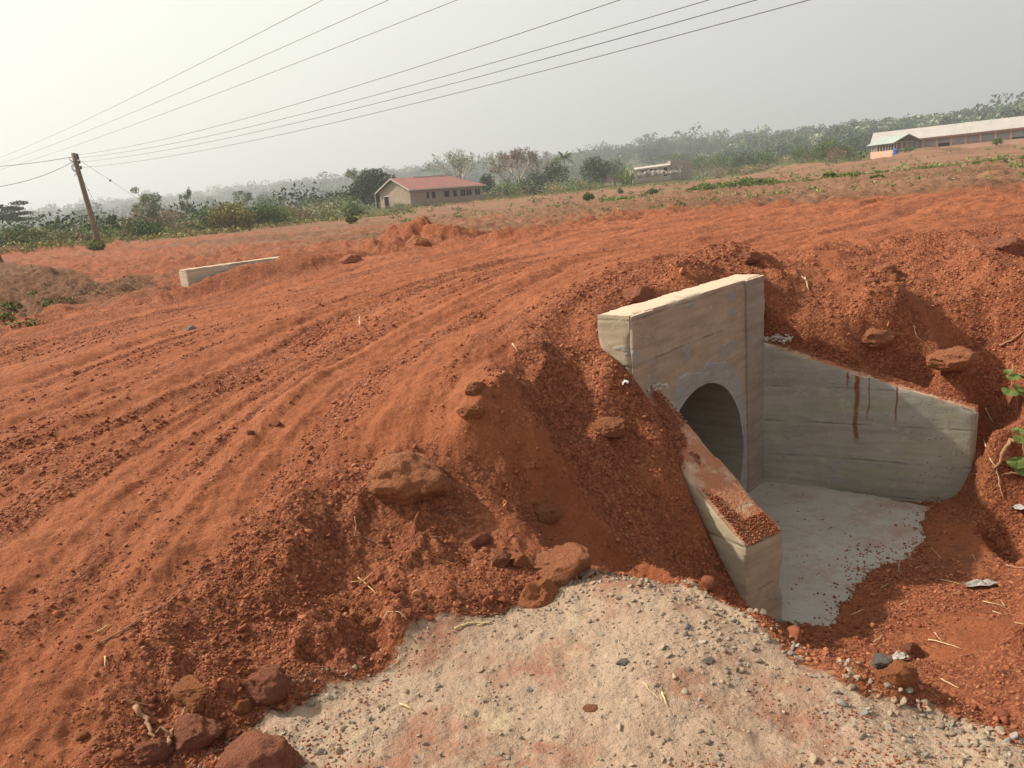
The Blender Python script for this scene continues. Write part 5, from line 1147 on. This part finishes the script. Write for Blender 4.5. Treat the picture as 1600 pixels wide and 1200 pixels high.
# creeper patches
def patch(px0, py0, px1, py1, dist, cnt, h_, leaf, lab, seed):
    rs = np.random.default_rng(seed); a = atd(px0, py0, dist); b_ = atd(px1, py1, dist); u = rs.random(cnt); P = a[None]*(1-u[:, None])+b_[None]*u[:, None]; P[:, 0] += rs.normal(0, dist*.004, cnt); P[:, 1] += rs.normal(0, dist*.05, cnt)
    P[:, 2] = H(P[:, 0].copy(), P[:, 1].copy())+EYE; hh = rs.uniform(.4, 1, cnt)*h_; scatter_cover('creeper', lab, 'creeper', P.tolist(), hh, hh*2.2, leaf, 110, .22, seed)
patch(1088, 306, 1192, 294, 78, 90, .55, 'fresh', 'long bright green creeper patch across the bare field', 401)
patch(1285, 317, 1325, 313, 47, 18, .3, 'fresh', 'small bright creeper patch near the orange road edge', 402)
patch(940, 322, 985, 316, 62, 26, .3, 'light', 'pale creeper patch on the bare field below the rubble', 403)
patch(1500, 262, 1545, 256, 60, 34, .35, 'fresh', 'thin green creeper patch high on the field, right side', 404)
patch(1200, 312, 1300, 318, 46, 30, .16, 'light', 'scattered creeping weeds at the inner edge of the orange road', 405)
# drain bank: dry grass and roots turned up by the digger
rs = np.random.default_rng(6); dp = [hit(a, b) for a, b in zip(rs.uniform(-20, 250, 420), rs.uniform(405, 520, 420))]
dp = [(p[0], p[1], p[2]+EYE) for p, d_ in dp if d_ < 60 and sdpoly(np.array([p[0]]), np.array([p[1]]), DRAIN)[0] > 0]
if dp: scatter_cover('dry_grass', 'dead yellowish grass and roots on the turned earth of the drain', 'dry grass', dp, rs.uniform(.02, .09, len(dp)), rs.uniform(.08, .25, len(dp)), 'dry', 18, .30, 66)
dp2 = [hit(a, b) for a, b in ((4, 478), (12, 482), (20, 486), (52, 462), (70, 478), (30, 512), (45, 508), (5, 500), (90, 470))]
scatter_cover('grass', 'green weeds sprouting in the drain at the far left', 'weeds', [(p[0], p[1], p[2]+EYE) for p, _ in dp2], rs.uniform(.06, .16, 9), rs.uniform(.2, .45, 9), 'fresh', 50, .3, 67)
# far wood covering the hills
def wood(leaf, cnt, seed, rlo, rhi, lab, sz):
    rs = np.random.default_rng(seed); th = rs.uniform(math.radians(-46), math.radians(46), cnt); R_ = np.interp(th, rth, rv); u = rs.random(cnt)**.8; r = R_*(rlo+(rhi-rlo)*u); r = np.maximum(r, np.interp(th, tb, rb)*1.9)
    x, y = r*np.sin(th), r*np.cos(th); z = H(x, y)+EYE; h_ = sz*rs.lognormal(0, .28, cnt)*np.clip(r/700, .5, 1.6); w_ = h_*rs.uniform(.75, 1.3, cnt)
    Vs = []; Qs = []; pvs = []; n0 = 0
    for i in range(cnt):
        hh, ww = h_[i], w_[i]; k = 4; cc = [(x[i]+rs.normal()*ww*.28, y[i]+rs.normal()*ww*.28, z[i]+hh*rs.uniform(.3, .8)) for _ in range(k)]
        V, Q, pv = leaf_cloud(cc, [(ww*.30, ww*.30, hh*.22)]*k, 130, hh*.125, rs, .72, 1.1); Vs.append(V); Qs.append(Q+n0); pvs.append(np.clip(pv+rs.normal(0, .14), 0, 1)); n0 += len(V)
    o = mesh_np('woodland', np.vstack(Vs), np.vstack(Qs), None, M_lf[leaf]); attr(o, 'pv', np.concatenate(pvs)); tag(o, lab, 'wood', kind='stuff')
wood('dark', 3500, 500, .25, 1.02, 'dark green wood covering the far hazy hills', 8.5)
wood('mid', 1300, 501, .22, 1.0, 'mid green wood mixed through the far hazy hills', 7.5)
wood('pale', 160, 502, .3, 1.0, 'pale leafless crowns scattered through the far wood', 10)
# ------------------------------------------------------------------ poles and wires
M_pole = simple('creosoted_pole', (.20, .165, .12), .9, .25, 3); M_wire = simple('wire_metal', (.12, .12, .12), .5, .1); M_ins = simple('brown_porcelain', (.10, .06, .045), .3, .1); M_iron = simple('galvanised_iron', (.35, .36, .37), .5, .1)
PD = 52.
pb = atd(158, 390, PD); pt = atd(114, 238, PD); pt[1] = pb[1]-.2; pt = atd(114, 238, math.hypot(pt[0], pt[1]))
# leaning pole
zb = gz(pb[0], pb[1]); pole = empty('utility_pole', (pb[0], pb[1], zb+EYE)); tag(pole, 'leaning wooden utility pole with weeds and a red heap at its foot', 'pole')
vtop = Vector(pt-pb); b = MB(); pts = [vtop*k for k in (-.06, .3, .65, 1.0)]; b.tube(pts, [.17, .155, .14, .125], 10); b.build('shaft', M_pole, pole, True)
def on_pole(k): return Vector((pb[0], pb[1], zb+EYE))+vtop*k
INS = []
for k, (f_, py) in enumerate(((.975, 247), (.945, 252), (.905, 258), (.85, 266))):
    p0 = on_pole(f_); rel = vtop*f_; b = MB(); side_ = Vector((.85, -.5, 0)).normalized()
    b.tube([rel, rel+side_*.32, rel+side_*.32+Vector((0, 0, .05))], [.02, .02, .02], 6); br = b.build('bracket', M_iron, pole)
    b = MB(); c0 = rel+side_*.32; b.tube([c0+Vector((0, 0, -.09)), c0+Vector((0, 0, -.04)), c0, c0+Vector((0, 0, .05)), c0+Vector((0, 0, .09))], [.045, .075, .05, .075, .04], 10); b.build('insulator', M_ins, br, True); INS.append(p0+side_*.36)
def wire(p, q, sag, r_, label, group=None, n_=48):
    p = Vector(p); q = Vector(q); pts = [p.lerp(q, i/n_)-Vector((0, 0, sag*4*(i/n_)*(1-i/n_))) for i in range(n_+1)]
    b = MB(); loc = p.copy(); b.tube([a-loc for a in pts], r_, 4); o = b.build('power_line', M_wire, smooth=True); o.location = loc; return tag(o, label, 'wire', group)
def span_through(p, px, py, dist, ext, sag, r_, label, group):
    """from a fixing over the point seen at (px,py) and on to the next support behind"""
    t_ = Vector(atd(px, py, dist))+Vector((0, 0, EYE)); p = Vector(p); q = p+(t_-p)*ext
    f_ = 1/ext; q.z += sag*4*f_*(1-f_)*ext
    return wire(p, q, sag, r_, label, group)
ords = ['topmost', 'second', 'third', 'lowest']
for k, (ip, tx) in enumerate(zip(INS, (968, 1107, 1181, 1264))):
    span_through(ip, tx, 0, 15.5-1.0*k*.6, 1.6, .95+.03*k, .008, ords[k]+' of the four wires running from the insulators of the leaning pole', 'low voltage wires')
for k, (y0, x1) in enumerate(((242, 461), (251, 554), (260, 650))):
    a = atd(-6, y0+1, 86-k*2); c_ = atd(x1, 0, 26-2*k); p = Vector(a)+Vector((0, 0, EYE)); q = Vector(c_)+Vector((0, 0, EYE)); p2 = p+(p-q)*.25
    f_ = 1.6; wire(p2, q+(q-p)*.35, .55, .008, ['uppermost', 'middle', 'lowest'][k]+' of the three high wires crossing the upper left sky', 'high wires')
topv = on_pole(.965)
wire(topv, Vector(atd(-60, 263, 60))+Vector((0, 0, EYE)), .12, .022, 'thick black cable leaving the top of the pole to the left', 'service cables', 20)
wire(on_pole(.93), Vector(atd(-60, 299, 34))+Vector((0, 0, EYE)), .30, .014, 'slacker service cable hanging to the left of the pole', 'service cables', 20)
s1 = atd(232, 366, 44); s1[2] = gz(s1[0], s1[1]); 
e1 = atd(300, 352, 66); e1[2] = gz(e1[0], e1[1])
def stay(f_, e_, label):
    a = on_pole(f_); bq = Vector((e_[0], e_[1], e_[2]+EYE)); root = empty('stay_wire', a); tag(root, label, 'stay wire')
    b = MB(); b.tube([Vector((0, 0, 0)), bq-a], .008, 4); b.build('cable', M_wire, root); m_ = (bq-a)*.24; b = MB(); b.tube([m_*.985, m_, m_*1.015], [.03, .075, .03], 8); b.build('insulator', M_ins, root)
stay(.965, e1, 'long stay wire slanting right from the pole top into the bushes'); s2 = atd(183, 376, 53); s2[2] = gz(s2[0], s2[1]); stay(.82, s2, 'steep stay wire anchored just right of the leaning pole')
b = MB()
for k in range(5):
    p = [on_pole(.96-.02*j)+Vector((-.15-.12*math.sin(j*1.3+k), -.1, -.05*k)) for j in range(9)]; b.tube([a-on_pole(.9) for a in p], .012, 4)
o = b.build('cable_loops', M_iron, pole); o.location = vtop*.9
# second pole cut by the left edge
p2 = atd(2, 399, 45); z2 = gz(p2[0], p2[1]); pl2 = empty('utility_pole', (p2[0], p2[1], z2+EYE)); tag(pl2, 'thin dark wooden pole half cut off by the left edge of the view', 'pole')
b = MB(); b.tube([(0, 0, -.3), (-.6, 0, 2), (-1.4, 0, 5), (-2.1, 0, 7.5)], [.12, .11, .10, .09], 8); b.build('shaft', M_pole, pl2, True)
# short marker sticks
for px, by, ty, d_, mt, lab in ((193, 426, 407, 24, M_bark, 'charred stick standing in the red ground left of the pale coping'), (434, 347, 328, 92, M_palebark, 'short pale post among the bushes left of the house')):
    q = atd(px, by, d_); q[2] = gz(q[0], q[1]); h_ = px2m(by-ty, d_); b = MB(); b.tube([(0, 0, -.1), (.02, 0, h_*.5), (-.01, 0, h_)], [h_*.09, h_*.07, h_*.05], 6); o = b.build('post', mt); o.location = (q[0], q[1], q[2]+EYE); tag(o, lab, 'post')
# leafy sprig at the right edge
def sprig(pts, leaves, label):
    q0, d0 = hit(*pts[0]); P = []
    for (px, py, up_) in [(a, b, c_) for (a, b), c_ in zip(pts, np.linspace(0, .22, len(pts)))]:
        t_ = atd(px, py, d0*(1-.02*up_)); P.append(Vector((t_[0], t_[1], t_[2]+EYE)))
    root = empty('seedling', P[0]); tag(root, label, 'seedling'); b = MB(); b.tube([p-P[0] for p in P], [.006*(1-.5*i/len(P)) for i in range(len(P))], 5); b.build('stem', M_root, root, True)
    for (px, py, s_) in leaves:
        t_ = atd(px, py, d0*.99); c_ = Vector((t_[0], t_[1], t_[2]+EYE))-P[0]; a = random.uniform(0, 6.28); u = Vector((math.cos(a), math.sin(a)*.4, random.uniform(-.2, .4))).normalized(); n_ = Vector((random.uniform(-.3, .3), -.6, .8)).normalized(); v = u.cross(n_).normalized(); s2 = s_*d0/FPX
        ring = [c_+u*s2*math.cos(k*6.283/10)*.62+v*s2*math.sin(k*6.283/10)*.38+n_*.10*s2*math.cos(k*6.283/5) for k in range(10)]; me = D.meshes.new('leaf'); me.from_pydata([tuple(c_)]+[tuple(x_) for x_ in ring], [], [(0, k+1, (k+1) % 10+1) for k in range(10)]); me.materials.append(M_sprig); o = D.objects.new('leaf', me); COL.objects.link(o); o.parent = root
M_sprig = simple('seedling_leaf', (.13, .17, .045), .6, .35, 30)
sprig([(1592, 648), (1588, 620), (1584, 590), (1582, 568)], [(1578, 612, 18), (1592, 606, 16), (1584, 588, 16), (1600, 592, 20), (1597, 612, 14), (1575, 580, 10)], 'leafy green seedling at the right edge above the far wing wall')
sprig([(1606, 735), (1600, 710), (1598, 690)], [(1590, 722, 26), (1600, 734, 24), (1596, 686, 18), (1606, 676, 20), (1588, 672, 12)], 'larger green leaves beside the bent root at the right edge')
q, d_ = hit(1200, 1158)
# ------------------------------------------------------------------ dry-season haze
hz = MB(); hz.box(-3600, 3600, -400, 3800, -30, 190)
t = D.materials.new('haze'); t.use_nodes = True; nt = t.node_tree
for n_ in list(nt.nodes): nt.nodes.remove(n_)
o_ = nt.nodes.new('ShaderNodeOutputMaterial'); pv = nt.nodes.new('ShaderNodeVolumePrincipled'); pv.inputs['Color'].default_value = (.90, .94, 1, 1); pv.inputs['Density'].default_value = .0007; pv.inputs['Anisotropy'].default_value = .3
nt.links.new(pv.outputs[0], o_.inputs['Volume'])
hzo = hz.build('haze', t); tag(hzo, kind='stuff')
